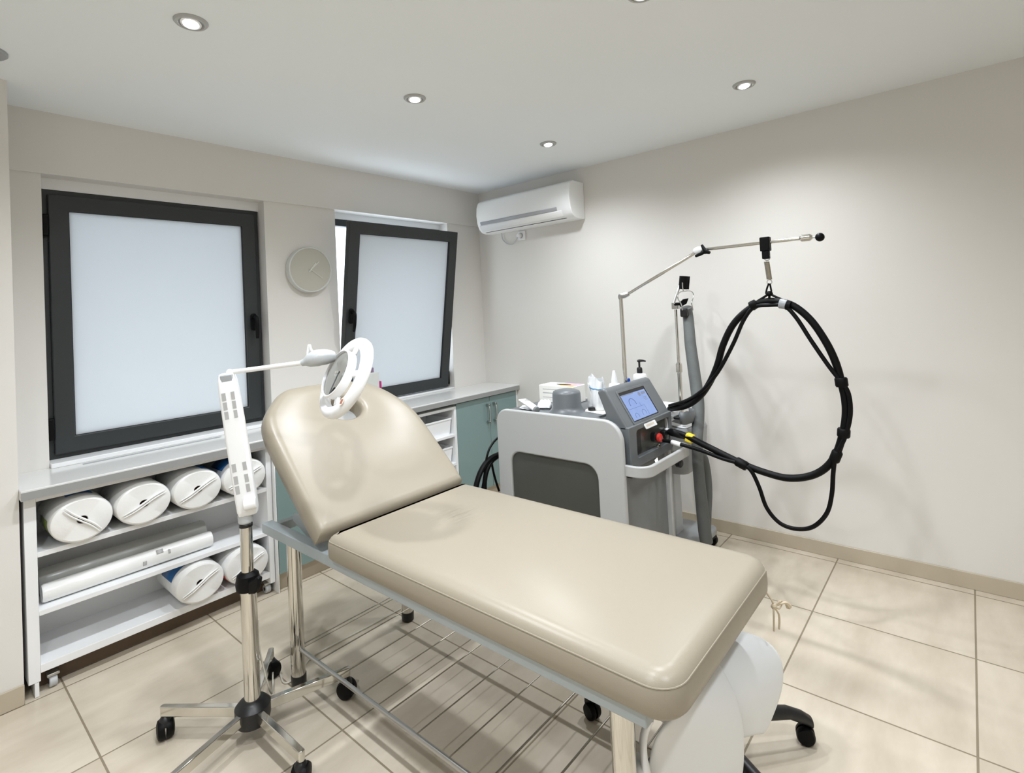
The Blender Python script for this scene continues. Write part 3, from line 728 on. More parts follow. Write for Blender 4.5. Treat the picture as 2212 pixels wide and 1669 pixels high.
# spring arm
def lp(u, v, d=0.0):
    """point on the upright plane through the lamp pole, facing the room"""
    r = fw2 + rt3*((u-PX)/F) - up3*((v-PY)/F)
    t = (fw.dot(Vector((hx, hy, 0))-Vector((CAM.x, CAM.y, 0))) + d)/fw.dot(r)
    return CAM + r*t
pb, pt_ = lp(536, 1098), lp(491, 815)
ax_ = (pt_-pb).normalized(); yaw_w = (rt*0.95+fw*0.30).normalized(); wv = (yaw_w - ax_*yaw_w.dot(ax_)).normalized(); nv = ax_.cross(wv)
if nv.dot(fw) > 0: nv = -nv
Lm = (pt_-pb).length
ma = Matrix((wv, nv, ax_)).transposed().to_4x4(); ma.translation = pb
kn = MB(); kn.lathe((hx, hy, 0.797), (0, 0, 1), [(0.020, 0), (0.026, 0.006), (0.027, 0.03), (0.020, 0.045)], 24)
kn.cyl(pb-wv*0.030, pb+wv*0.030, 0.024, n=24)
kn.build('lower_knuckle', 'grey_pl', lamp, bevel=0.003, seg=2)
def sect(s, z, cut=1.0): return [ma @ Vector((x*s, y*s, z)) for x, y in rrect(-0.036, 0.036, -0.026*cut, 0.030*cut, 0.011, 4)]
arm = MB()
rr = [sect(0.62, -0.022), sect(0.86, -0.018), sect(0.98, 0.0), sect(1.0, 0.05), sect(1.0, Lm*0.5), sect(0.94, Lm-0.06), sect(0.86, Lm-0.01), sect(0.70, Lm+0.014), sect(0.5, Lm+0.018)]
arm.grid(rr, closed=True); n_ = len(rr[0]); arm.f.append(tuple(range(n_))); arm.f.append(tuple(len(arm.v)-n_+k for k in range(n_)))
sa = arm.build('spring_arm', 'white_pl', lamp, sharp=50)
for zc in (0.085, 0.122, 0.168):
    for xx, w in ((-0.019, 0.014), (0.017, 0.013)):
        MB().box(xx-w/2, xx+w/2, 0.0296, 0.0312, zc-0.017, zc+0.013, ma).build('vent_label', 'label_grey', sa)
for zc in (Lm-0.07, Lm-0.105, Lm-0.14):
    for xx, w in ((-0.016, 0.013), (0.015, 0.012)):
        MB().box(xx-w/2, xx+w/2, 0.0275, 0.0308, zc-0.013, zc+0.015, ma).build('vent_label', 'label_grey', sa)

cv = MB(); c = lp(540, 1088, -0.03); cv.cyl(c-wv*0.020, c+wv*0.022, 0.021, n=28); cv.build('hinge_cover', 'white_pl', sa, bevel=0.003)
tj = MB(); c = lp(497, 815); tj.box(-0.021, 0.024, -0.018, 0.026, Lm-0.026, Lm+0.012, ma); tj.build('upper_knuckle', 'mid_grey', lamp, bevel=0.005, seg=2)
# rod to the lamp head
ra, rb = lp(496, 804), lp(656, 783)
ro = MB(); ro.cyl(ra, rb, 0.0092, n=18); ro.sphere(ra, 0.0125, 14); ro.build('rod', 'white_pl', lamp)
hc = lp(741, 812)
tocam = (CAM-hc).normalized()
ri = fw2.cross(up3); ri = rt3
ph = math.radians(58)
hn = (tocam*math.cos(ph) + (rt3*-0.927+up3*0.375)*math.sin(ph)).normalized()
hu = (rt3*0.375+up3*0.927); hu = (hu-hn*hu.dot(hn)).normalized(); hr_ = hu.cross(hn)
mh = Matrix((hr_, hu, hn)).transposed().to_4x4(); mh.translation = hc
RO, RI, RB = 0.163, 0.119, 0.093
def circ(r, z, n=72): return [mh @ Vector((r*math.cos(2*PI*k/n), r*math.sin(2*PI*k/n), z)) for k in range(n)]
head = MB().grid([circ(RI, -0.012), circ(RI, 0.000), circ(RI+0.003, 0.005), circ((RO+RI)/2, 0.010), circ(RO-0.010, 0.005), circ(RO-0.002, -0.004), circ(RO, -0.014), circ(RO-0.003, -0.027), circ(RO-0.012, -0.032), circ(RI+0.006, -0.026), circ(RI, -0.020), circ(RI, -0.012)], closed=True).build('lamp_head', 'white_pl', lamp, sharp=50)
bz = MB().grid([circ(RB-0.006, 0.002), circ(RB-0.006, 0.030), circ(RB-0.003, 0.036), circ(RB, 0.035), circ(RB+0.002, 0.029), circ(RB+0.001, 0.002), circ(RB-0.006, 0.002)], closed=True).build('lens_bezel', 'white_pl', head, sharp=50)
sp = MB()
for a in (25, 97, 169, 241, 313):
    sp.box(RB-0.003, RI+0.004, -0.012, 0.012, -0.006, 0.008, mh @ Matrix.Rotation(math.radians(a), 4, 'Z'))
sp.build('spoke', 'white_pl', head, bevel=0.004, seg=2)
lz = MB(); rws = [circ(r, 0.027+0.005*(1-(r/0.088)**2), 48) for r in (0.0885, 0.07, 0.05, 0.03, 0.01)]
rws2 = [circ(r, 0.023-0.005*(1-(r/0.088)**2), 48) for r in (0.01, 0.03, 0.05, 0.07, 0.0885)]
lz.grid(rws+rws2, closed=True); lz.f.append(tuple(4*48+k for k in range(48))); lz.f.append(tuple(5*48+k for k in range(48)))
lz.grid([rws[0], rws2[-1]], closed=True)
lz.build('lens', 'lens', head, sharp=60)
sa_ = math.radians(-24)
stc = mh @ Matrix.Translation((0.143*math.cos(sa_), 0.143*math.sin(sa_), 0.0092))
sk_ = MB(); sk_.prism([(0.015*math.cos(2*PI*k/28), 0.015*math.sin(2*PI*k/28)) for k in range(28)], stc, 0.0015); st = sk_.build('sticker', 'sticker', head)
MB().prism([(-0.008, -0.008), (0.008, -0.008), (0.008, 0.008), (-0.008, 0.008)], stc @ Matrix.Translation((0, 0, 0.0015)) @ Matrix.Rotation(0.4, 4, 'Z'), 0.0006).build('printed_square', 'brown_sticker', st)
# neck between rod and head, with its grip
nb = hc - hn*0.03 + (-hr_)*0.0
e0 = lp(652, 784); e1 = lp(690, 772); e2 = lp(722, 770, 0.03)
nk = MB(); nk.tube([e0, e0.lerp(e1, 0.35), e1, e2], [0.012, 0.014, 0.026, 0.032, 0.03, 0.02], 18, sub=6); nk.build('neck', 'grey_pl', lamp)
g0 = lp(664, 776); g1 = lp(668, 748); g2 = lp(674, 757); g3 = lp(684, 766)
gp = MB(); gp.tube([lp(664, 775), lp(665, 760), lp(668, 746), lp(671, 753), lp(676, 761), lp(684, 767)], [0.004, 0.0045, 0.006, 0.005, 0.0045, 0.004], 10); gp.build('grip', 'white_pl', lamp)
# mains cord lying on the floor
lc = MB(); P = [at(u, v, 'z', 0.0055) for u, v in ((866, 1314), (800, 1350), (720, 1392), (672, 1420), (640, 1462), (614, 1474), (603, 1448), (590, 1418))]
P += [Vector((hx+0.085, hy+0.03, 0.10)), Vector((hx+0.035, hy+0.005, 0.30)), Vector((hx+0.031, hy+0.0, 0.42))]
lc = lc.tube(P, 0.0034, 7).build('mains_cord', 'cord', lamp)

# ------------------------------------------------------------------ saddle stool under the bed foot
SX, SY = -1.83, -2.685
stl = thing('saddle_stool', (SX, SY, 0.0), 'white saddle stool with black castor base tucked under the foot of the bed', 'stool')
def lobe(A_, B_, bulge, ns=6):
    """cloth-like saddle flap between two edges given as (u, v, height)"""
    ea = [at(u, v, 'z', z) for u, v, z in A_]; eb = [at(u, v, 'z', z) for u, v, z in B_]
    rows = []
    for k in range(ns+1):
        s_ = k/ns; r = []
        for a, b in zip(ea, eb):
            p = a.lerp(b, s_); p += Vector((0, -0.7, 0.7))*(bulge*4*s_*(1-s_)); r.append(p)
        f0 = r[0]
        rows.append([Vector((f0.x+0.02, -2.66, 0.470)), Vector((f0.x+0.01, (f0.y-2.66)/2, 0.492))]+r)
    return rows
right = lobe([(1600, 1366, .485), (1642, 1372, .475), (1682, 1404, .450), (1694, 1444, .415), (1690, 1488, .375), (1670, 1540, .325), (1650, 1586, .280)],
             [(1510, 1440, .490), (1522, 1462, .472), (1536, 1490, .445), (1556, 1525, .405), (1570, 1556, .360), (1578, 1580, .318), (1580, 1600, .285)], 0.012)
left = lobe([(1545, 1420, .500), (1562, 1448, .485), (1580, 1482, .455), (1598, 1525, .410), (1607, 1575, .350), (1608, 1640, .280), (1600, 1705, .215)],
            [(1440, 1558, .520), (1428, 1575, .510), (1415, 1596, .490), (1404, 1625, .455), (1398, 1665, .405), (1400, 1715, .340), (1412, 1770, .270)], 0.022)
mat_s = 'stool_white'
MB().grid(right).build('seat', mat_s, stl, solid=0.016, subd=2, sharp=180)
MB().grid(left).build('seat', mat_s, stl, solid=0.016, subd=2, sharp=180)
MB().lathe((-1.99, -2.72, 0.385), (0, 0, 1), [(0.05, 0), (0.09, 0.02), (0.09, 0.034), (0.03, 0.04)], 24).build('seat_plate', 'black', stl, bevel=0.004)
MB().tube([(SX, SY, 0.16), (SX-0.005, SY, 0.23), (-1.92, -2.70, 0.33), (-1.99, -2.72, 0.392)], 0.024, 16).build('gas_column', 'black', stl)
MB().lathe((SX, SY, 0.075), (0, 0, 1), [(0.03, 0), (0.05, 0.01), (0.05, 0.07), (0.035, 0.10)], 24).build('hub', 'black', stl)
ang0 = math.degrees(math.atan2(-2.955-SY, -1.552-SX))
RL = math.hypot(-1.552-SX, -2.955-SY)
for k in range(5):
    a = math.radians(ang0+72*k); d = Vector((math.cos(a), math.sin(a), 0)); p = Vector((-d.y, d.x, 0)); c = Vector((SX, SY, 0))
    lg = MB(); rw = []
    for r, z, w, h in ((0.03, 0.135, 0.030, 0.028), (0.16, 0.128, 0.027, 0.024), (RL-0.06, 0.112, 0.023, 0.020), (RL-0.01, 0.090, 0.021, 0.022), (RL+0.022, 0.070, 0.018, 0.020)):
        rw.append([c+d*r+p*(w*math.cos(2*PI*j/14))+Vector((0, 0, z+h*math.sin(2*PI*j/14))) for j in range(14)])
    lg.grid(rw, closed=True); lg.f.append(tuple(range(14))); lg.f.append(tuple(len(lg.v)-14+j for j in range(14)))
    lg = lg.build('base_arm', 'black', stl, sharp=60)
    q = Vector((math.cos(a+1.1), math.sin(a+1.1), 0)); w_ = c+d*(RL); w_.z = 0.0302
    cs = MB()
    for s in (-1, 1): cs.lathe(w_+q*(0.004*s), q*s, [(0.030, 0), (0.030, 0.012), (0.026, 0.019), (0.006, 0.021)], 22)
    cs.build('castor', 'rubber', lg)
MB().tube([at(1404, 1552, 'x', -2.42), at(1391, 1588, 'x', -2.43), at(1390, 1630, 'x', -2.44), at(1400, 1675, 'x', -2.44), at(1420, 1720, 'x', -2.40)], 0.0095, 12).build('height_lever', 'white_pl', stl)
tp = MB(); c = at(1375, 1662, 'x', -2.44); tp.sphere(c, 0.034, 20, (1.15, 0.9, 0.9)); tp.build('lever_pad', 'stool_white', stl)
# ------------------------------------------------------------------ laser machine
TOP = 0.968
lm = thing('laser_machine', (-1.04, -1.74, 0.0), 'large grey laser machine with tilted touch screen standing by the right wall', 'laser machine')
MX = lambda x: Matrix(((0, 0, 1, x), (1, 0, 0, 0), (0, 1, 0, 0), (0, 0, 0, 1)))       # local xy -> world yz, local z -> +x
MB().prism(rrect(-2.130, -1.350, 0.075, TOP, (0.02, 0.05, 0.07, 0.02), 8), MX(-1.286), 0.480).build('body', 'machine_low', lm, bevel=0.004, seg=2)
MB().prism(rrect(-2.05, -1.352, TOP-0.03, TOP+0.0015, (0.005, 0.012, 0.012, 0.005), 3), MX(-1.284), 0.476).build('top_cover', 'machine', lm, bevel=0.003, seg=2)
po = rrect(-2.157, -1.335, 0.085, 0.986, (0.03, 0.075, 0.105, 0.03), 8)
# corner order of rrect: (x1,y0) (x1,y1) (x0,y1) (x0,y0): x1 is the rear edge
pi_ = rrect(-2.008, -1.432, 0.16, 0.752, (0.05, 0.07, 0.075, 0.05), 8)
MB().frame(po, pi_, MX(-1.312), 0.028).build('side_panel', 'silver', lm, bevel=0.008, seg=3)
MB().prism(rrect(-2.012, -1.428, 0.156, 0.756, 0.06, 6), MX(-1.298), 0.010).build('smoked_window', 'smoked', lm)
MB().frame(po, pi_, MX(-0.806), 0.028).build('side_panel', 'silver', lm, bevel=0.008, seg=3)
MB().prism(rrect(-2.012, -1.428, 0.156, 0.756, 0.06, 6), MX(-0.802), 0.010).build('smoked_window', 'smoked', lm)
MB().box(-1.27, -1.0, -1.352, -1.300, 0.66, 0.80).build('rear_box', 'silver', lm, bevel=0.01)
# console
CX0, CX1 = -1.252, -0.770
cp = [(-2.166, 0.925), (-2.046, 1.122), (-2.025, 1.130), (-1.990, 1.112), (-2.035, 1.00), (-2.030, 0.975), (-1.97, 0.960), (-1.90, 0.955), (-1.90, 0.925)]
con = MB().prism(cp, MX(CX0), CX1-CX0).build('console', 'machine', lm, bevel=0.016, seg=4)
MF = Matrix(((1, 0, 0, 0), (0, 0, 1, -2.166), (0, 1, 0, 0), (0, 0, 0, 1)))             # local xy -> world xz, z -> +y
MB().frame(rrect(CX0, CX1, 0.735, 0.945, (0.03, 0.004, 0.004, 0.03), 6), rrect(-1.178, -0.800, 0.782, 0.918, (0.02, 0.02, 0.02, 0.02), 6), MF, 0.09).build('connector_bay', 'machine', con, bevel=0.005, seg=2)
MB().box(CX0+0.012, CX1-0.012, -2.141, -2.128, 0.75, 0.935).build('bay_back', 'smoked', con)
MB().box(-1.176, -1.095, -2.1425, -2.1412, 0.79, 0.91).build('bay_slot', 'black', con)
sd = Vector((0, 0.120, 0.197)).normalized()
mS = axes((0, -2.166, 0.925), (1, 0, 0), sd)
MB().frame(rrect(-1.182, -0.874, 0.020, 0.212, 0.012, 4), rrect(-1.168, -0.888, 0.034, 0.198, 0.004, 4), mS, 0.004).build('screen_bezel', 'machine', con, bevel=0.0015, seg=1)
scr = MB().prism([(-1.169, 0.033), (-0.887, 0.033), (-0.887, 0.199), (-1.169, 0.199)], mS, 0.0012).build('touch_screen', 'black', con)
disp = MB().prism([(-1.160, 0.040), (-0.898, 0.040), (-0.898, 0.182), (-1.160, 0.182)], mS @ Matrix.Translation((0, 0, 0.0012)), 0.0006).build('display', 'screen', scr)
def sline(pts, r, m, nm): MB().tube([mS @ Vector((x, y, 0.0019)) for x, y in pts], r, 5, sub=1).build(nm, m, disp)
def arc(cx, cy, r, a0, a1, n=14): return [(cx+r*math.cos(math.radians(a0+(a1-a0)*k/n)), cy+r*0.92*math.sin(math.radians(a0+(a1-a0)*k/n))) for k in range(n+1)]
sline(arc(-1.085, 0.125, 0.031, -15, 195), 0.0017, 'screen_ink', 'dial_icon')
sline(arc(-1.105, 0.058, 0.017, -30, 210), 0.0010, 'screen_ink', 'dial_icon')
sline(arc(-1.025, 0.062, 0.020, -30, 210), 0.0010, 'screen_ink', 'dial_icon')
sline([(-1.155, 0.101), (-0.985, 0.101), (-0.985, 0.045)], 0.0007, 'screen_ink', 'frame_line')
sline([(-1.02, 0.120), (-1.02, 0.101)], 0.0007, 'screen_ink', 'frame_line')
MB().prism(arc(-0.975, 0.163, 0.013, 0, 360, 16)[:-1], mS @ Matrix.Translation((0, 0, 0.0018)), 0.0004).build('round_icon', 'screen_grey', disp)
for (a, b, c, d_) in ((-0.952, -0.908, 0.157, 0.172), (-0.955, -0.915, 0.139, 0.142), (-0.955, -0.925, 0.131, 0.134), (-0.945, -0.92, 0.123, 0.126), (-1.158, -1.03, 0.176, 0.181)):
    MB().prism([(a, c), (b, c), (b, d_), (a, d_)], mS @ Matrix.Translation((0, 0, 0.0018)), 0.0004).build('text_block', 'screen_grey', disp)
MB().prism([(-1.172, 0.0145), (-0.884, 0.0145), (-0.884, 0.0185), (-1.172, 0.0185)], mS, 0.003).build('screen_ledge', 'silver', con)
bg = MB().prism(rrect(-1.098, -0.975, -0.020, 0.010, 0.006, 4), mS @ Matrix.Translation((0, 0.0, 0.0)), 0.006).build('badge', 'white_pl', con, bevel=0.0015, seg=1)
MB().prism(rrect(-1.088, -1.000, -0.010, 0.001, 0.003, 3), mS @ Matrix.Translation((0, 0, 0.006)), 0.0004).build('badge_print', 'sticker', bg)
# things in the connector bay
p = at(1406, 942, 'y', -2.13)
MB().lathe((p.x-0.005, -2.141, p.z), (0, -1, 0), [(0.024, 0), (0.024, 0.020), (0.017, 0.024), (0.017, 0.034)], 22).build('emergency_stop_collar', 'black', con)
rb_ = MB().lathe((p.x-0.005, -2.172, p.z), (0, -1, 0), [(0.020, 0), (0.023, 0.006), (0.021, 0.018), (0.006, 0.021)], 22).build('emergency_stop', 'red', con)
p = at(1424, 934, 'y', -2.12); MB().box(p.x-0.03, p.x+0.03, -2.168, -2.141, p.z-0.012, p.z+0.016).build('socket_block', 'black', con, bevel=0.003)
p = at(1408, 962, 'y', -2.12); MB().lathe((p.x, -2.141, p.z), (0, -1, 0), [(0.016, 0), (0.016, 0.02), (0.010, 0.022), (0.010, 0.032)], 18).build('key_switch', 'chrome', con)
for u, v in ((1420, 968), (1433, 957)):
    p = at(u, v, 'y', -2.10); MB().lathe((p.x, -2.1425, p.z), (0, -1, 0), [(0.014, 0), (0.014, 0.003)], 18).build('warning_label', 'yellow', con)
p0 = at(1412, 975, 'y', -2.14); p1 = at(1420, 1002, 'y', -2.18)
MB().box(-0.010, 0.010, -0.003, 0.003, 0, (p1-p0).length, axes(p0, (1, 0, 0), Vector((0, 1, 0))) if False else (Matrix.Translation(p0) @ (p1-p0).to_track_quat('Z', 'Y').to_matrix().to_4x4())).build('key_tag', 'steel', con, bevel=0.002, seg=1)
# handle
def uband(x0, x1, yb, yf, r, t):
    o = [(x0, yb)]+[(x0+r-r*math.cos(a), yf+r-r*math.sin(a)) for a in [PI/2*k/8 for k in range(9)]]
    o += [(x1-r+r*math.sin(a), yf+r-r*math.cos(a)) for a in [PI/2*k/8 for k in range(9)]]+[(x1, yb)]
    r2 = r-t
    i = [(x0+t, yb)]+[(x0+t+r2-r2*math.cos(a), yf+t+r2-r2*math.sin(a)) for a in [PI/2*k/8 for k in range(9)]]
    i += [(x1-t-r2+r2*math.sin(a), yf+t+r2-r2*math.cos(a)) for a in [PI/2*k/8 for k in range(9)]]+[(x1-t, yb)]
    return o+i[::-1]
MB().prism(uband(-1.298, -0.752, -2.12, -2.275, 0.075, 0.02), Matrix.Translation((0, 0, 0.720)), 0.054).build('handle', 'silver', lm, bevel=0.005, seg=2)
p = at(1468, 1000, 'y', -2.20); MB().lathe((p.x, -2.215, p.z), (0, 1, 0), [(0.016, 0), (0.024, 0.006), (0.024, 0.03), (0.012, 0.04), (0.012, 0.09)], 20).build('foot_pedal_hook', 'black', lm)
MB().box(-1.24, -1.12, -2.16, -2.13, 0.695, 0.715).build('handle_bracket', 'black', lm, bevel=0.004)
# round knob cover on top
kc = at(1221, 889, 'z', TOP)
MB().lathe((kc.x+0.02, kc.y, TOP+0.001), (0, 0, 1), [(0.108, 0), (0.098, 0.006), (0.086, 0.018), (0.081, 0.030), (0.079, 0.100), (0.074, 0.112), (0.055, 0.120), (0.02, 0.124)], 40).build('round_housing', 'machine', lm, sharp=50)
for x in (-1.25, -0.84):
    for y in (-2.05, -1.43):
        c = MB().cyl((x-0.016, y, 0.040), (x+0.016, y, 0.040), 0.0402, n=22).build('castor', 'black', lm, bevel=0.005)
        MB().box(x-0.026, x+0.026, y-0.03, y+0.03, 0.072, 0.084).build('castor_plate', 'steel', c)
# cable support boom: an articulated mast that is part of the machine
XA = -0.88
A = lambda u, v, dx=0.0: at(u, v, 'x', XA+dx)
pt = A(1341, 641); pm = Vector((pt.x, pt.y, TOP))
boom = MB().lathe(pm, (0, 0, 1), [(0.022, 0), (0.020, 0.02), (0.0115, 0.03), (0.0115, pt.z-TOP-0.06), (0.0105, pt.z-TOP)], 20).build('cable_boom', 'chrome', lm)
b1, b2 = A(1358, 634), A(1500, 547)
MB().tube([pt-Vector((0, 0, 0.012)), pt+Vector((0, 0, 0.004)), pt.lerp(b1, 0.5), b1], [0.012, 0.0165, 0.0165, 0.0125], 16, sub=3).build('elbow', 'steel', boom)
MB().cyl(b1, b2, 0.0085, n=16).build('lower_arm', 'chrome', boom)
j = A(1510, 541)
jm = MB(); jm.sphere(j, 0.026, 20, (0.8, 1.25, 0.8)); jn = jm.build('joint', 'white_pl', boom)
wk = MB(); dk = Vector((0.6, -0.8, 0)).normalized()
wk.cyl(j+Vector((0.0, -0.008, -0.006)), A(1524, 545, -0.03), 0.009, n=12)
wk.tube([A(1516, 529, -0.03), A(1521, 538, -0.032), A(1526, 543, -0.032), A(1534, 546, -0.03)], [0.006, 0.010, 0.012, 0.007], 10)
wk.tube([A(1503, 553, -0.02), A(1512, 549, -0.028), A(1522, 544, -0.03)], [0.007, 0.009, 0.009], 10)
wk.build('wing_knob', 'rubber', jn)
e1, e2 = A(1520, 539), A(1746, 513)
MB().cyl(e1, e2, 0.0078, n=16).build('upper_arm', 'chrome', boom)
s1, s2 = A(1727, 515), A(1755, 512)
MB().lathe(s1, s2-s1, [(0.008, 0), (0.016, 0.008), (0.0165, (s2-s1).length*0.8), (0.008, (s2-s1).length)], 18).build('end_sleeve', 'chrome', boom)
eb = A(1771, 512); em = MB(); em.cyl(s2, eb, 0.004, n=10); em.build('end_pin', 'steel', boom)
em = MB(); em.sphere(eb, 0.0195, 20); em.build('ball_end', 'rubber', boom)
c = A(1653, 522)
ck_ = MB(); ck_.box(c.x-0.018, c.x+0.018, c.y-0.022, c.y+0.022, c.z-0.045, c.z+0.022); ck_.box(c.x-0.014, c.x+0.014, c.y-0.016, c.y+0.016, c.z-0.082, c.z-0.044)
cl = ck_.build('sliding_clamp', 'rubber', boom, bevel=0.004, seg=2)
rg = A(1657, 556); rm = MB(); rm.tube([rg+Vector((0, 0.014*math.cos(a), 0.014*math.sin(a))) for a in [2*PI*k/16 for k in range(16)]], 0.0018, 6, closed=True, sub=1); rm.cyl(c-Vector((0, 0, 0.08)), rg+Vector((0, 0, 0.012)), 0.003, n=8); rm.build('ring', 'steel', cl)
sA, sB = A(1656, 565), A(1662, 603)
hel = []; Ls = (sB-sA).length; n_t = 22
for k in range(n_t*8+1):
    t = k/(n_t*8); a = 2*PI*k/8; hel.append(sA.lerp(sB, t)+Vector((0.0105*math.cos(a), 0.0105*math.sin(a), 0)))
MB().tube(hel, 0.0026, 5, sub=1).build('spring', 'wire', cl)
rg = A(1662, 609); rm = MB(); rm.tube([rg+Vector((0, 0.011*math.cos(a), 0.011*math.sin(a))) for a in [2*PI*k/16 for k in range(16)]], 0.0018, 6, closed=True, sub=1); rm.build('ring', 'steel', cl)

# ------------------------------------------------------------------ handpiece cable hanging from the boom
hc_ = thing('handpiece_cable', (XA, -2.7, 0.5), 'thick black handpiece cable looping from the laser machine over the boom spring', 'cable')
def path(L): return [at(u, v, 'x', x) for u, v, x in L]
thick = path([(1437, 931, -0.800), (1462, 935, -0.84), (1492, 946, -0.87), (1530, 965, XA), (1570, 985, XA), (1612, 1005, XA), (1655, 1021, XA), (1700, 1032, XA), (1745, 1029, XA), (1780, 1013, XA), (1805, 983, XA), (1820, 940, XA), (1827, 900, XA), (1826, 865, XA), (1818, 828, XA), (1806, 785, XA), (1785, 740, XA), (1752, 692, XA), (1715, 661, XA), (1680, 651, XA), (1645, 653, XA), (1612, 672, XA), (1583, 702, XA), (1562, 745, XA), (1549, 790, XA), (1532, 828, -0.86), (1510, 858, -0.80), (1480, 877, -0.72), (1446, 883, -0.66)])
MB().tube(thick, 0.0165, 12, sub=6).build('main_hose', 'rubber', hc_)
thin = path([(1418, 950, -0.905), (1445, 953, -0.90), (1475, 961, -0.90), (1515, 973, -0.90), (1560, 990, -0.90), (1600, 1002, -0.90), (1622, 1016, -0.90), (1640, 1052, -0.90), (1656, 1096, -0.90), (1684, 1129, -0.90), (1720, 1142, -0.90), (1757, 1137, -0.90), (1786, 1108, -0.90), (1797, 1066, -0.90), (1800, 1020, -0.90), (1806, 985, -0.90), (1826, 942, -0.90), (1837, 895, -0.90), (1833, 850, -0.90), (1816, 823, -0.90), (1790, 790, -0.90), (1752, 735, -0.90), (1720, 686, -0.90), (1694, 661, -0.90), (1660, 659, -0.90), (1628, 664, -0.90), (1606, 692, -0.90), (1585, 740, -0.90), (1556, 795, -0.90), (1530, 830, -0.88), (1508, 850, -0.83), (1480, 866, -0.74), (1446, 876, -0.68)])
MB().tube(thin, 0.0095, 10, sub=6).build('side_hose', 'rubber', hc_)
def collar(u0, v0, u1, v1, r=0.026):
    a, b = at(u0, v0, 'x', XA-0.01), at(u1, v1, 'x', XA-0.01)
    MB().lathe(a, b-a, [(r*0.86, 0), (r, 0.006), (r, (b-a).length-0.006), (r*0.86, (b-a).length)], 16).build('collar', 'rubber', hc_)
collar(1816, 815, 1819, 835); collar(1823, 925, 1822, 944); collar(1810, 974, 1801, 996, 0.022); collar(1590, 995, 1614, 1008, 0.023)
a, b = at(1430, 929, 'x', -0.795), at(1446, 932, 'x', -0.815)
MB().lathe(a, b-a, [(0.020, 0), (0.022, 0.01), (0.017, 0.02), (0.016, (b-a).length+0.02)], 18).build('connector', 'white_pl', hc_)
a, b = at(1447, 932, 'x', -0.82), at(1482, 942, 'x', -0.86)
MB().lathe(a, b-a, [(0.0175, 0), (0.021, 0.012), (0.0205, (b-a).length*0.7), (0.0175, (b-a).length)], 16).build('strain_relief', 'black', hc_)
a, b = at(1483, 942, 'x', -0.862), at(1498, 948, 'x', -0.866)
yt_ = MB(); d = (b-a).normalized(); m = axes(a, d, (0, 0, 1)); yt_.prism([(0, -0.024), ((b-a).length, -0.024), ((b-a).length, 0.020), (0, 0.020)], m @ Matrix.Translation((0, 0, -0.018)), 0.036)
yt_.build('cable_tag', 'yellow', hc_, bevel=0.005, seg=2)
a, b = at(1450, 954, 'x', -0.90), at(1470, 960, 'x', -0.90)
MB().lathe(a, b-a, [(0.010, 0), (0.0125, 0.004), (0.0125, (b-a).length-0.004), (0.010, (b-a).length)], 14).build('sleeve', 'white_pl', hc_)
a, b = at(1416, 950, 'x', -0.905), at(1432, 951, 'x', -0.902)
MB().lathe(a, b-a, [(0.011, 0), (0.011, (b-a).length)], 14).build('connector', 'chrome', hc_)
st_ = MB()
k0 = at(1662, 634, 'x', XA)
st_.tube([at(1661, 612, 'x', XA), at(1657, 622, 'x', XA), at(1655, 634, 'x', XA), k0], 0.0042, 8)
st_.tube([at(1663, 612, 'x', XA), at(1665, 622, 'x', XA), at(1666, 630, 'x', XA), k0], 0.0042, 8)
st_.sphere(k0, 0.016, 14, (0.9, 1, 0.8))
st_.tube([k0, at(1648, 643, 'x', XA), at(1632, 653, 'x', XA), at(1620, 663, 'x', XA)], 0.0055, 8)
st_.tube([k0, at(1676, 641, 'x', XA), at(1692, 648, 'x', XA), at(1704, 655, 'x', XA)], 0.0055, 8)
st_.tube([k0, at(1662, 642, 'x', XA), at(1662, 652, 'x', XA)], 0.006, 8)
st_.build('sling', 'rubber', hc_)
for u0, v0, u1, v1, mt in ((1622, 662, 1634, 655, 'rubber'), (1684, 655, 1700, 658, 'mid_grey'), (1698, 658, 1708, 660, 'rubber')):
    a, b = at(u0, v0, 'x', XA-0.012), at(u1, v1, 'x', XA-0.012)
    MB().lathe(a, b-a, [(0.022, 0), (0.024, 0.004), (0.022, (b-a).length)], 14).build('clip', mt, hc_)

# ------------------------------------------------------------------ black cables behind the machine
bc = thing('power_cable', (-1.15, -1.25, 0), 'black power cables arching out behind the laser machine toward the floor', 'cable')
def bp_(L): return [at(u, v, 'y', -1.26) for u, v in L]
q = bp_([(1078, 981), (1060, 990), (1044, 1008), (1032, 1036), (1024, 1075), (1018, 1120)]); q.append(Vector((q[-1].x, -1.24, 0.02))); MB().tube(q, 0.016, 10).build('hose', 'rubber', bc)
q = bp_([(1078, 983), (1062, 996), (1052, 1015), (1047, 1040), (1047, 1075), (1048, 1120)]); q.append(Vector((q[-1].x, -1.26, 0.02))); MB().tube(q, 0.014, 10).build('hose', 'rubber', bc)
q = bp_([(1078, 943), (1066, 955), (1056, 972), (1050, 995), (1046, 1030), (1040, 1090)]); q.append(Vector((q[-1].x-0.02, -1.28, 0.012))); MB().tube(q, 0.0065, 8).build('thin_cable', 'rubber', bc)
q = bp_([(1062, 990), (1064, 1010), (1070, 1035), (1078, 1060)]); MB().tube(q, 0.007, 8).build('thin_cable', 'rubber', bc)

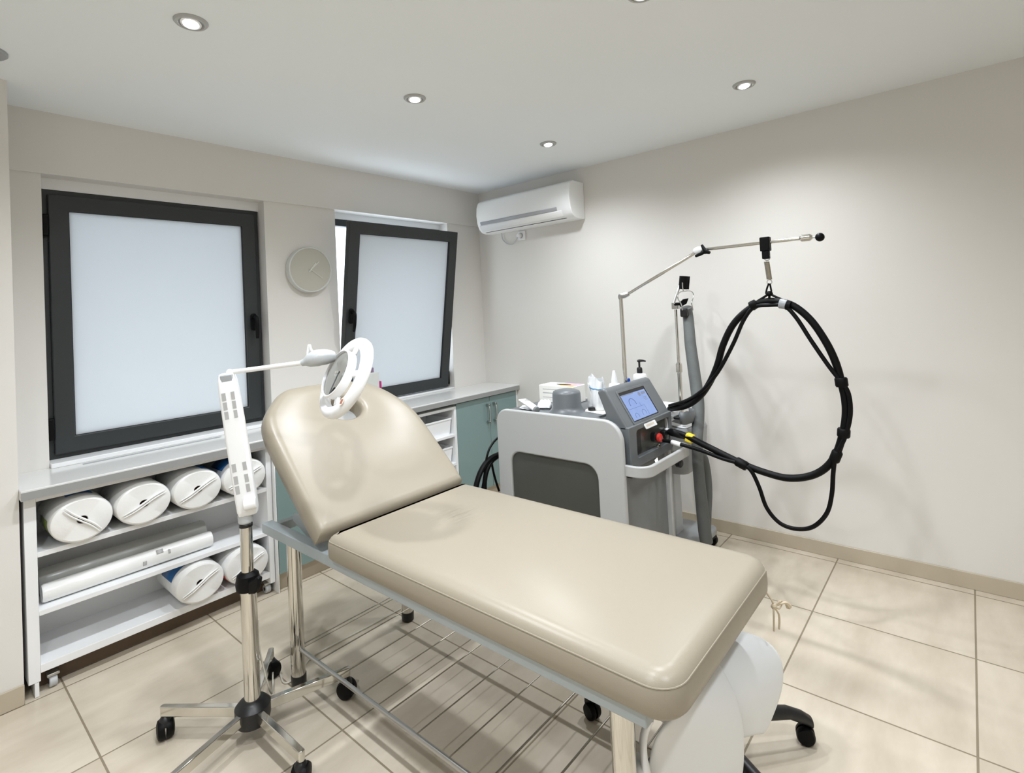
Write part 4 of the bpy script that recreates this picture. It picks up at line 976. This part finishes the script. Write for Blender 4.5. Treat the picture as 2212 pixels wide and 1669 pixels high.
# ------------------------------------------------------------------ things on the machine
ZM = TOP+0.0022; ZTR = 0.9165
def rbox(name, c, yaw, sx, sy, z0, h, mat, label, cat):
    t = thing(name, (c[0], c[1], z0), label, cat)
    m = Matrix.Translation((c[0], c[1], 0)) @ Matrix.Rotation(yaw, 4, 'Z')
    return t, m
gc = at(1206, 868, 'z', ZM)
t, m = rbox('glove_box', (-0.885, -1.505), 0.0, 0, 0, ZM, 0, None, 'white cardboard dispenser box with coloured print behind the round grey housing', 'box')
b = MB(); b.box(-0.065, 0.065, -0.13, 0.13, ZM, ZM+0.104, m); b.build('carton', 'paper', t, bevel=0.002, seg=1)
MB().box(-0.060, -0.005, -0.125, -0.01, ZM+0.1042, ZM+0.1048, m).build('orange_print', 'orange', t)
MB().box(-0.002, 0.060, -0.125, 0.0, ZM+0.1042, ZM+0.1048, m).build('pink_print', 'pink', t)
MB().prism([(0.017*math.cos(2*PI*k/24)-0.004, 0.055*math.sin(2*PI*k/24)-0.02) for k in range(24)], m @ Matrix.Translation((0, 0, ZM+0.105)), 0.0008).build('opening', 'black', t)
for z, h in ((0.078, 0.004), (0.055, 0.006), (0.030, 0.003)): MB().box(-0.0656, -0.0650, -0.10, 0.10, ZM+z, ZM+z+h, m).build('printed_line', 'label_grey', t)
# open plastic pouch
pc_ = at(1284, 884, 'z', ZM)
pch = thing('plastic_pouch', (pc_.x+0.03, pc_.y, ZM), 'upright white plastic pouch with a pale blue stripe left of the screen console', 'pouch')
mp_ = Matrix.Translation((pc_.x+0.03, pc_.y, ZM)) @ Matrix.Rotation(-0.70, 4, 'Z')
def pouch(h, w, d, fold):
    w *= 1.12; d *= 1.1
    n = 40; r = []
    for k in range(n):
        a = 2*PI*k/n; cx = math.copysign(abs(math.cos(a))**0.6, math.cos(a)); sy = math.copysign(abs(math.sin(a))**0.8, math.sin(a))
        wv_ = 1+fold*math.sin(5*a+h*30)+fold*0.6*math.sin(9*a)
        r.append(mp_ @ Vector((d*sy*wv_, w*cx*wv_, h+(0.012*math.sin(3*a+1) if h > 0.13 else 0))))
    return r
rows = [pouch(0.0, 0.07, 0.032, 0.0), pouch(0.012, 0.078, 0.036, 0.02), pouch(0.06, 0.080, 0.036, 0.05), pouch(0.11, 0.081, 0.032, 0.07), pouch(0.150, 0.083, 0.026, 0.10), pouch(0.176, 0.085, 0.020, 0.12)]
pb_ = MB().grid(rows, closed=True); pb_.f.append(tuple(range(40))); pb_ = pb_.build('pouch_body', 'bag', pch, sharp=60)
sr = [pouch(0.118, 0.0822, 0.0325, 0.075), pouch(0.124, 0.0824, 0.0320, 0.077)]
MB().grid(sr, closed=True).build('blue_stripe', 'light_blue', pch, solid=0.001)
MB().grid([[mp_ @ Vector((-0.040+0.006*math.sin(i*1.3+j), -0.03+0.02*i+0.004*j, 0.035+0.022*j)) for i in range(4)] for j in range(6)]).build('tissue', 'paper', pch, solid=0.002, subd=1)
# sheet of paper with a black cap on it
s0 = [at(u, v, 'z', ZM) for u, v in ((1256, 887), (1285, 878), (1318, 884), (1306, 896))]
o = MB().add([p + Vector((0, 0, z)) for z in (0.0004, 0.0016) for p in s0], [(3, 2, 1, 0), (4, 5, 6, 7)]+[(k, (k+1) % 4, 4+(k+1) % 4, 4+k) for k in range(4)]).build('paper_sheet', 'paper')
tag(o, 'small white sheet of paper lying on the machine top beside the console', 'paper')
c = at(1279, 886, 'z', ZM+0.002)
o = MB().lathe((c.x, c.y, ZM+0.002), (0, 0, 1), [(0.021, 0), (0.022, 0.003), (0.021, 0.017), (0.012, 0.019)], 24).build('bottle_cap', 'black'); tag(o, 'small black cap lying on the white paper sheet', 'cap')
# stylus
a, b = at(1293, 900, 'z', ZM+0.006), at(1316, 893, 'z', ZM+0.006)
o = MB().lathe(a, b-a, [(0.001, 0), (0.005, 0.012), (0.005, (b-a).length)], 12).build('stylus', 'machine_low'); tag(o, 'thin grey stylus lying at the foot of the screen console', 'stylus')
# dropper bottle
c = Vector((-0.862, -1.868, ZM))
db = thing('dropper_bottle', c, 'small white bottle with a nozzle cap beside the boom mast', 'bottle')
ztop = at(1330, 799, 'y', c.y).z; hh = ztop-ZM
MB().lathe(c, (0, 0, 1), [(0.030, 0), (0.034, 0.004), (0.034, hh*0.58), (0.030, hh*0.62)], 28).build('bottle_body', 'white_pl', db)
MB().lathe(c+Vector((0, 0, hh*0.62)), (0, 0, 1), [(0.019, 0), (0.018, hh*0.10), (0.014, hh*0.20), (0.009, hh*0.34), (0.008, hh*0.37), (0.003, hh*0.38)], 24).build('nozzle_cap', 'white_pl', db)
MB().lathe(c+Vector((0, 0, hh*0.22)), (0, 0, 1), [(0.0343, 0), (0.0343, hh*0.22)], 28, cap=False).build('label', 'paper', db)
for z in (0.40, 0.30, 0.26): MB().box(c.x-0.036, c.x-0.0335, c.y-0.022, c.y+0.006, c.z+hh*z, c.z+hh*z+0.004).build('printed_line', 'label_grey', db)
# pump bottle
pp_ = at(1381, 880, 'z', ZM); c = Vector((-0.655, -1.925, ZTR))
pu = thing('pump_bottle', c, 'white pump bottle with black pump head behind the screen console', 'bottle')
zt = at(1383, 775, 'y', c.y).z; hh = zt-ZTR
MB().lathe(c, (0, 0, 1), [(0.033, 0), (0.037, 0.005), (0.037, hh*0.58), (0.041, hh*0.59), (0.042, hh*0.66), (0.037, hh*0.70), (0.016, hh*0.72)], 32).build('bottle_body', 'white_pl', pu)
MB().lathe(c+Vector((0, 0, hh*0.72)), (0, 0, 1), [(0.0165, 0), (0.0165, hh*0.09), (0.013, hh*0.115), (0.006, hh*0.12), (0.006, hh*0.24)], 20).build('pump_collar', 'black', pu)
e = Vector((rt.x, rt.y, 0)); z1 = hh-0.010
MB().tube([c+Vector((0, 0, z1))-e*0.012, c+Vector((0, 0, z1)), c+e*0.02+Vector((0, 0, z1)), c+e*0.040+Vector((0, 0, z1-0.004))], [0.006, 0.009, 0.007, 0.004], 10).build('pump_head', 'black', pu)
MB().lathe(c+Vector((0, 0, hh*0.40)), (0, 0, 1), [(0.0372, 0), (0.0372, hh*0.045)], 32, cap=False).build('printed_band', 'label_grey', pu)
# small blue clip bottle between them
c = Vector((-0.832, -1.945, ZM)); z = at(1360, 812, 'y', c.y).z
bb = thing('sample_tube', c, 'little cream tube with a blue cap between the two white bottles', 'tube')
MB().lathe(c, (0, 0, 1), [(0.014, 0), (0.017, 0.004), (0.0155, (z-ZM)*0.62), (0.010, (z-ZM)*0.72)], 20).build('tube_body', 'cream', bb)
MB().prism([(-0.012, 0), (0.012, 0), (0.012, 0.032), (0.004, 0.040), (-0.012, 0.022)], axes(c+Vector((0, 0.006, (z-ZM)*0.72)), rt, (0, 0, 1)), 0.014).build('cap', 'blue', bb, bevel=0.002, seg=1)
# white tube and wrappers at the rear left of the top
a, b = at(1128, 862, 'z', ZM+0.055), at(1158, 884, 'z', ZM+0.020)
ct_ = thing('cream_tube', (b.x, b.y, ZM), 'white squeeze tube with dark cap leaning at the rear corner of the machine top', 'tube')
d = (b-a); n = 24; rows = []; q1 = d.cross(Vector((0, 0, 1))).normalized(); q2 = q1.cross(d).normalized()
for f_, w, h in ((0, 0.026, 0.002), (0.3, 0.025, 0.010), (0.7, 0.022, 0.016), (0.98, 0.019, 0.017)):
    rows.append([a+d*f_+q1*(w*math.cos(2*PI*k/n))+q2*(h*math.sin(2*PI*k/n)) for k in range(n)])
g = MB().grid(rows, closed=True); g.f.append(tuple(range(n))); g.f.append(tuple(3*n+k for k in range(n))); g = g.build('tube_body', 'white_pl', ct_, sharp=50)
MB().lathe(b, d, [(0.0172, 0), (0.0172, 0.013), (0.012, 0.015)], 22).build('tube_cap', 'machine_low', ct_)
MB().box(-0.016, 0.016, 0.03, 0.06, 0.0125, 0.0135, axes(a, q1, d)).build('tube_print', 'ink', ct_) if False else None
for k, (f_, s) in enumerate(((0.25, 1), (0.33, 1))):
    MB().tube([a+d*f_+q1*(0.012*s_)+q2*0.0125*(1 if q2.z > 0 else -1) for s_ in (-1, 0, 1)], 0.0016, 5, sub=2).build('printed_line', 'ink', g)
def crumple(name, pts, h, label, cat, mat='bag', seed=1):
    rnd = random.Random(seed); P = [at(u, v, 'z', ZM) for u, v in pts]
    a, b, c, d_ = P; rows = []
    for i in range(8):
        r = []
        for j_ in range(8):
            s, t = i/7, j_/7
            p = (a*(1-s)+b*s)*(1-t)+(d_*(1-s)+c*s)*t
            e = min(s, t, 1-s, 1-t)
            r.append(p+Vector((rnd.uniform(-1, 1)*0.006, rnd.uniform(-1, 1)*0.006, 0.005+(h*rnd.uniform(0.25, 1.0) if e > 0.05 else rnd.uniform(0, 0.004)))))
        rows.append(r)
    o = MB().grid(rows).build(name, mat, None, solid=0.002, sharp=180)
    return tag(o, label, cat)
crumple('wrapper', ((1160, 884), (1190, 884), (1192, 874), (1168, 870)), 0.036, 'crumpled white wrapper against the round grey housing', 'wrapper', seed=3)
crumple('wrapper', ((1122, 884), (1150, 888), (1156, 880), (1130, 877)), 0.008, 'flat white wrapper lying under the white squeeze tube', 'wrapper', seed=5)
# tray with a small white lid right of the console
# ------------------------------------------------------------------ skin cooler between the machine and the wall
ch = thing('skin_cooler', (-0.40, -2.0, 0), 'grey skin cooling unit with pale control panel between laser machine and right wall', 'cooling unit')
YK = -2.17
kx1 = at(1534, 915, 'y', YK).x; kx0 = kx1-0.40; zk = at(1532, 905, 'y', YK+0.02).z
kc_ = (kx0+kx1)/2
rows = []
zb = at(1488, 1041, 'y', YK).z
for f_, z in ((0.30, zb), (0.55, zb+0.012), (0.74, zb+0.05), (0.86, zb+0.10), (0.95, zb+0.17), (1.0, zb+0.26), (1.0, zk-0.03), (0.97, zk-0.008), (0.92, zk)):
    w = 0.20*f_; y0 = YK+0.10*(1-f_); y1 = -1.84
    rows.append([Vector((x, y, z + (0.055*(y-YK)/0.3 if z > zk-0.04 else 0))) for x, y in rrect(kc_-w, kc_+w, y0, y1, min(0.06, w*0.5), 5)])
g = MB().grid(rows, closed=True); n = len(rows[0]); g.f.append(tuple(range(n))); g.f.append(tuple(len(g.v)-n+k for k in range(n)))
hs = g.build('housing', 'mid_grey', ch, sharp=50)
mk = axes((kc_, YK+0.02, zk+0.006), (1, 0, 0), Vector((0, 0.30, 0.055)))
MB().prism(rrect(-0.13, 0.16, 0.005, 0.14, 0.04, 6), mk, 0.006).build('control_panel', 'white_lam', hs, bevel=0.002, seg=1)
MB().prism(rrect(-0.07, 0.04, 0.05, 0.12, 0.01, 4), mk @ Matrix.Translation((0, 0, 0.006)), 0.001).build('display', 'dark_ink', hs)
for x in (-0.09, 0.08, 0.11): MB().prism([(x+0.010*math.cos(2*PI*k/14), 0.028+0.010*math.sin(2*PI*k/14)) for k in range(14)], mk @ Matrix.Translation((0, 0, 0.006)), 0.001).build('button', 'mid_grey', hs)
MB().box(kc_-0.06, kc_+0.06, -2.02, -1.90, 0.10, zb+0.05).build('column', 'grey_pl', ch, bevel=0.02)
MB().prism(rrect(kc_-0.20, kc_+0.22, -2.18, -1.80, 0.05, 5), Matrix.Translation((0, 0, 0.075)), 0.045).build('base', 'mid_grey', ch, bevel=0.012)
for x in (kc_-0.16, kc_+0.19):
    for y in (-2.14, -1.84):
        c = MB().cyl((x-0.018, y, 0.036), (x+0.018, y, 0.036), 0.0362, n=20).build('castor', 'rubber', ch, bevel=0.006)
        MB().lathe((x, y, 0.045), (0, 0, 1), [(0.03, 0), (0.034, 0.014), (0.02, 0.032)], 16).build('castor_hood', 'black', c)
MB().prism(rrect(-0.730, -0.372, -2.13, -1.84, 0.03, 5), Matrix.Translation((0, 0, ZTR-0.0125)), 0.012).build('tray', 'white_lam', ch, bevel=0.002, seg=1)
# pole with hose clip
YP = -1.98
q0, q1_, q2_ = at(1468, 868, 'y', YP), at(1467, 796, 'y', YP), at(1462, 668, 'y', YP)
pl = MB().lathe((q1_.x, YP, zk), (0, 0, 1), [(0.016, 0), (0.014, 0.02), (0.014, q1_.z-zk-0.03), (0.021, q1_.z-zk-0.02), (0.021, q1_.z-zk+0.03), (0.0105, q1_.z-zk+0.045), (0.0100, q2_.z-zk)], 18).build('hose_pole', 'chrome', ch)
q = at(1463, 658, 'y', YP)
MB().box(q.x-0.045, q.x+0.045, q.y-0.022, q.y+0.022, q.z-0.028, q.z+0.016).build('pole_bracket', 'steel', pl, bevel=0.004, seg=2)
kb = MB(); c = at(1475, 656, 'y', YP-0.05); kb.cyl(c+Vector((-0.06, 0.03, 0)), c+Vector((0.0, 0, 0)), 0.010, n=12); kb.prism([(-0.02, -0.02), (0.02, 0.0), (0.035, 0.035), (0.0, 0.03), (-0.025, 0.008)], axes(c, rt, (0, 0, 1)), 0.02); kb.build('wing_knob', 'rubber', pl, bevel=0.003)
r0, r1_ = at(1455, 655, 'y', YP-0.03), at(1472, 606, 'y', YP-0.06)
MB().tube([r0, r0.lerp(r1_, 0.5), r1_], 0.0085, 12).build('side_arm', 'steel', pl)
c = at(1476, 611, 'y', YP-0.07)
cm = MB(); n = 20
for s0_, s1__ in ((-75, 75), (105, 255)):
    ro_, ri_ = 0.040, 0.031
    pts = [(ro_*math.cos(math.radians(s0_+(s1__-s0_)*k/10)), ro_*0.8*math.sin(math.radians(s0_+(s1__-s0_)*k/10))) for k in range(11)]+[(ri_*math.cos(math.radians(s1__-(s1__-s0_)*k/10)), ri_*0.8*math.sin(math.radians(s1__-(s1__-s0_)*k/10))) for k in range(11)]
    cm.prism(pts, Matrix.Translation((c.x, c.y, c.z-0.04)) @ Matrix.Rotation(0.15, 4, 'X'), 0.085)
cm.build('clip_shell', 'rubber', pl, bevel=0.002, seg=1)
MB().sphere(c+Vector((0, 0, 0.015)), 0.022, 16).build('clip_ball', 'chrome', pl)
hg = MB()
H_ = lambda u, v: at(u, v, 'y', YP-0.09)
hg.tube([H_(1474, 610), H_(1475, 624), H_(1478, 629), H_(1485, 628), H_(1493, 629), H_(1498, 635), H_(1497, 644), H_(1494, 654), H_(1496, 664), H_(1497, 670)], 0.0035, 8)
hg.tube([H_(1478, 629), H_(1469, 631), H_(1464, 638), H_(1465, 646), H_(1470, 654), H_(1473, 662), H_(1474, 670)], 0.0035, 8)
hg.build('hose_hanger', 'steel', pl)
q = H_(1485, 672); MB().box(q.x-0.052, q.x+0.052, q.y-0.015, q.y+0.03, q.z-0.035, q.z+0.02).build('hose_clamp', 'black', pl, bevel=0.008)
# the grey air hose
Y2 = -2.28
P = [H_(1483, 664), H_(1487, 690), at(1491, 740, 'y', -2.12), at(1499, 800, 'y', -2.17), at(1507, 860, 'y', -2.22), at(1508, 905, 'y', -2.25), at(1506, 945, 'y', Y2), at(1507, 990, 'y', Y2), at(1511, 1040, 'y', Y2), at(1516, 1090, 'y', Y2), at(1522, 1145, 'y', Y2), at(1526, 1170, 'y', Y2)]
hz = MB().tube(P, [0.033, 0.034, 0.035, 0.036, 0.036, 0.034, 0.030, 0.030, 0.031, 0.033, 0.035, 0.035], 14).build('air_hose', 'hose', ch)
Y3 = -2.235
P = [at(1508, 975, 'y', Y3), at(1519, 990, 'y', Y3), at(1525, 1025, 'y', Y3), at(1527, 1065, 'y', Y3), at(1525, 1110, 'y', Y3), at(1524, 1160, 'y', Y3)]
MB().tube(P, [0.022, 0.028, 0.030, 0.031, 0.031, 0.030], 14).build('return_strand', 'hose', hz)
# handpiece cradle on the right flank of the machine
hp = MB()
rows = []
c0 = at(1478, 893, 'x', -0.70)
for k in range(9):
    a = PI*k/8
    rows.append([c0+Vector((0.07*math.cos(a)*s, -0.05*math.sin(a)*s, z)) for s, z in ((1, 0.02), (1, -0.02), (0.8, -0.045), (0.3, -0.055))])
hp.grid(rows).build('handpiece_cradle', 'machine', lm, solid=0.008)
MB().box(-0.780, -0.60, c0.y-0.004, c0.y+0.03, c0.z-0.02, c0.z-0.005).build('cradle_arm', 'black', lm, bevel=0.003)
# little carton on the worktop behind the backrest
a = at(812, 806, 'y', -0.22)
kx = thing('small_carton', (a.x, -0.22, ZT), 'pale small carton with magenta corner on the worktop behind the couch backrest', 'carton')
zt = at(808, 803, 'y', -0.22).z; xr = at(812, 815, 'y', -0.22).x
MB().box(xr-0.12, xr, -0.26, -0.18, ZT+0.0008, zt).build('carton', 'clock_rim', kx, bevel=0.004)
MB().box(xr-0.05, xr-0.028, -0.24, -0.20, zt, at(806, 793, 'y', -0.22).z).build('torn_flap', 'mauve', kx, bevel=0.003)
p = at(818, 829, 'y', -0.24)
MB().box(xr, xr+0.022, -0.255, -0.20, ZT+0.0008, at(818, 822, 'y', -0.22).z).build('magenta_corner', 'magenta', kx, bevel=0.002, seg=1)

# ------------------------------------------------------------------ daylight and view
wd = bpy.data.worlds.new('daylight'); SC.world = wd; wd.use_nodes = True
bgn = wd.node_tree.nodes['Background']; bgn.inputs[0].default_value = (0.80, 0.90, 1.0, 1); bgn.inputs[1].default_value = WORLD_E
SC.view_settings.view_transform = 'Standard'; SC.view_settings.look = 'None'; SC.view_settings.gamma = 1.0; SC.view_settings.use_curve_mapping = False
SC.view_settings.exposure = EXPO
SC.cycles.max_bounces = 9; SC.cycles.diffuse_bounces = 5; SC.cycles.glossy_bounces = 4; SC.cycles.transmission_bounces = 6; SC.cycles.transparent_max_bounces = 8
SC.cycles.use_denoising = True
SC.cycles.use_adaptive_sampling = True; SC.cycles.adaptive_threshold = 0.03; SC.cycles.adaptive_min_samples = 16
SC.cycles.sample_clamp_indirect = 6.0
SC.cycles.caustics_reflective = False; SC.cycles.caustics_refractive = False
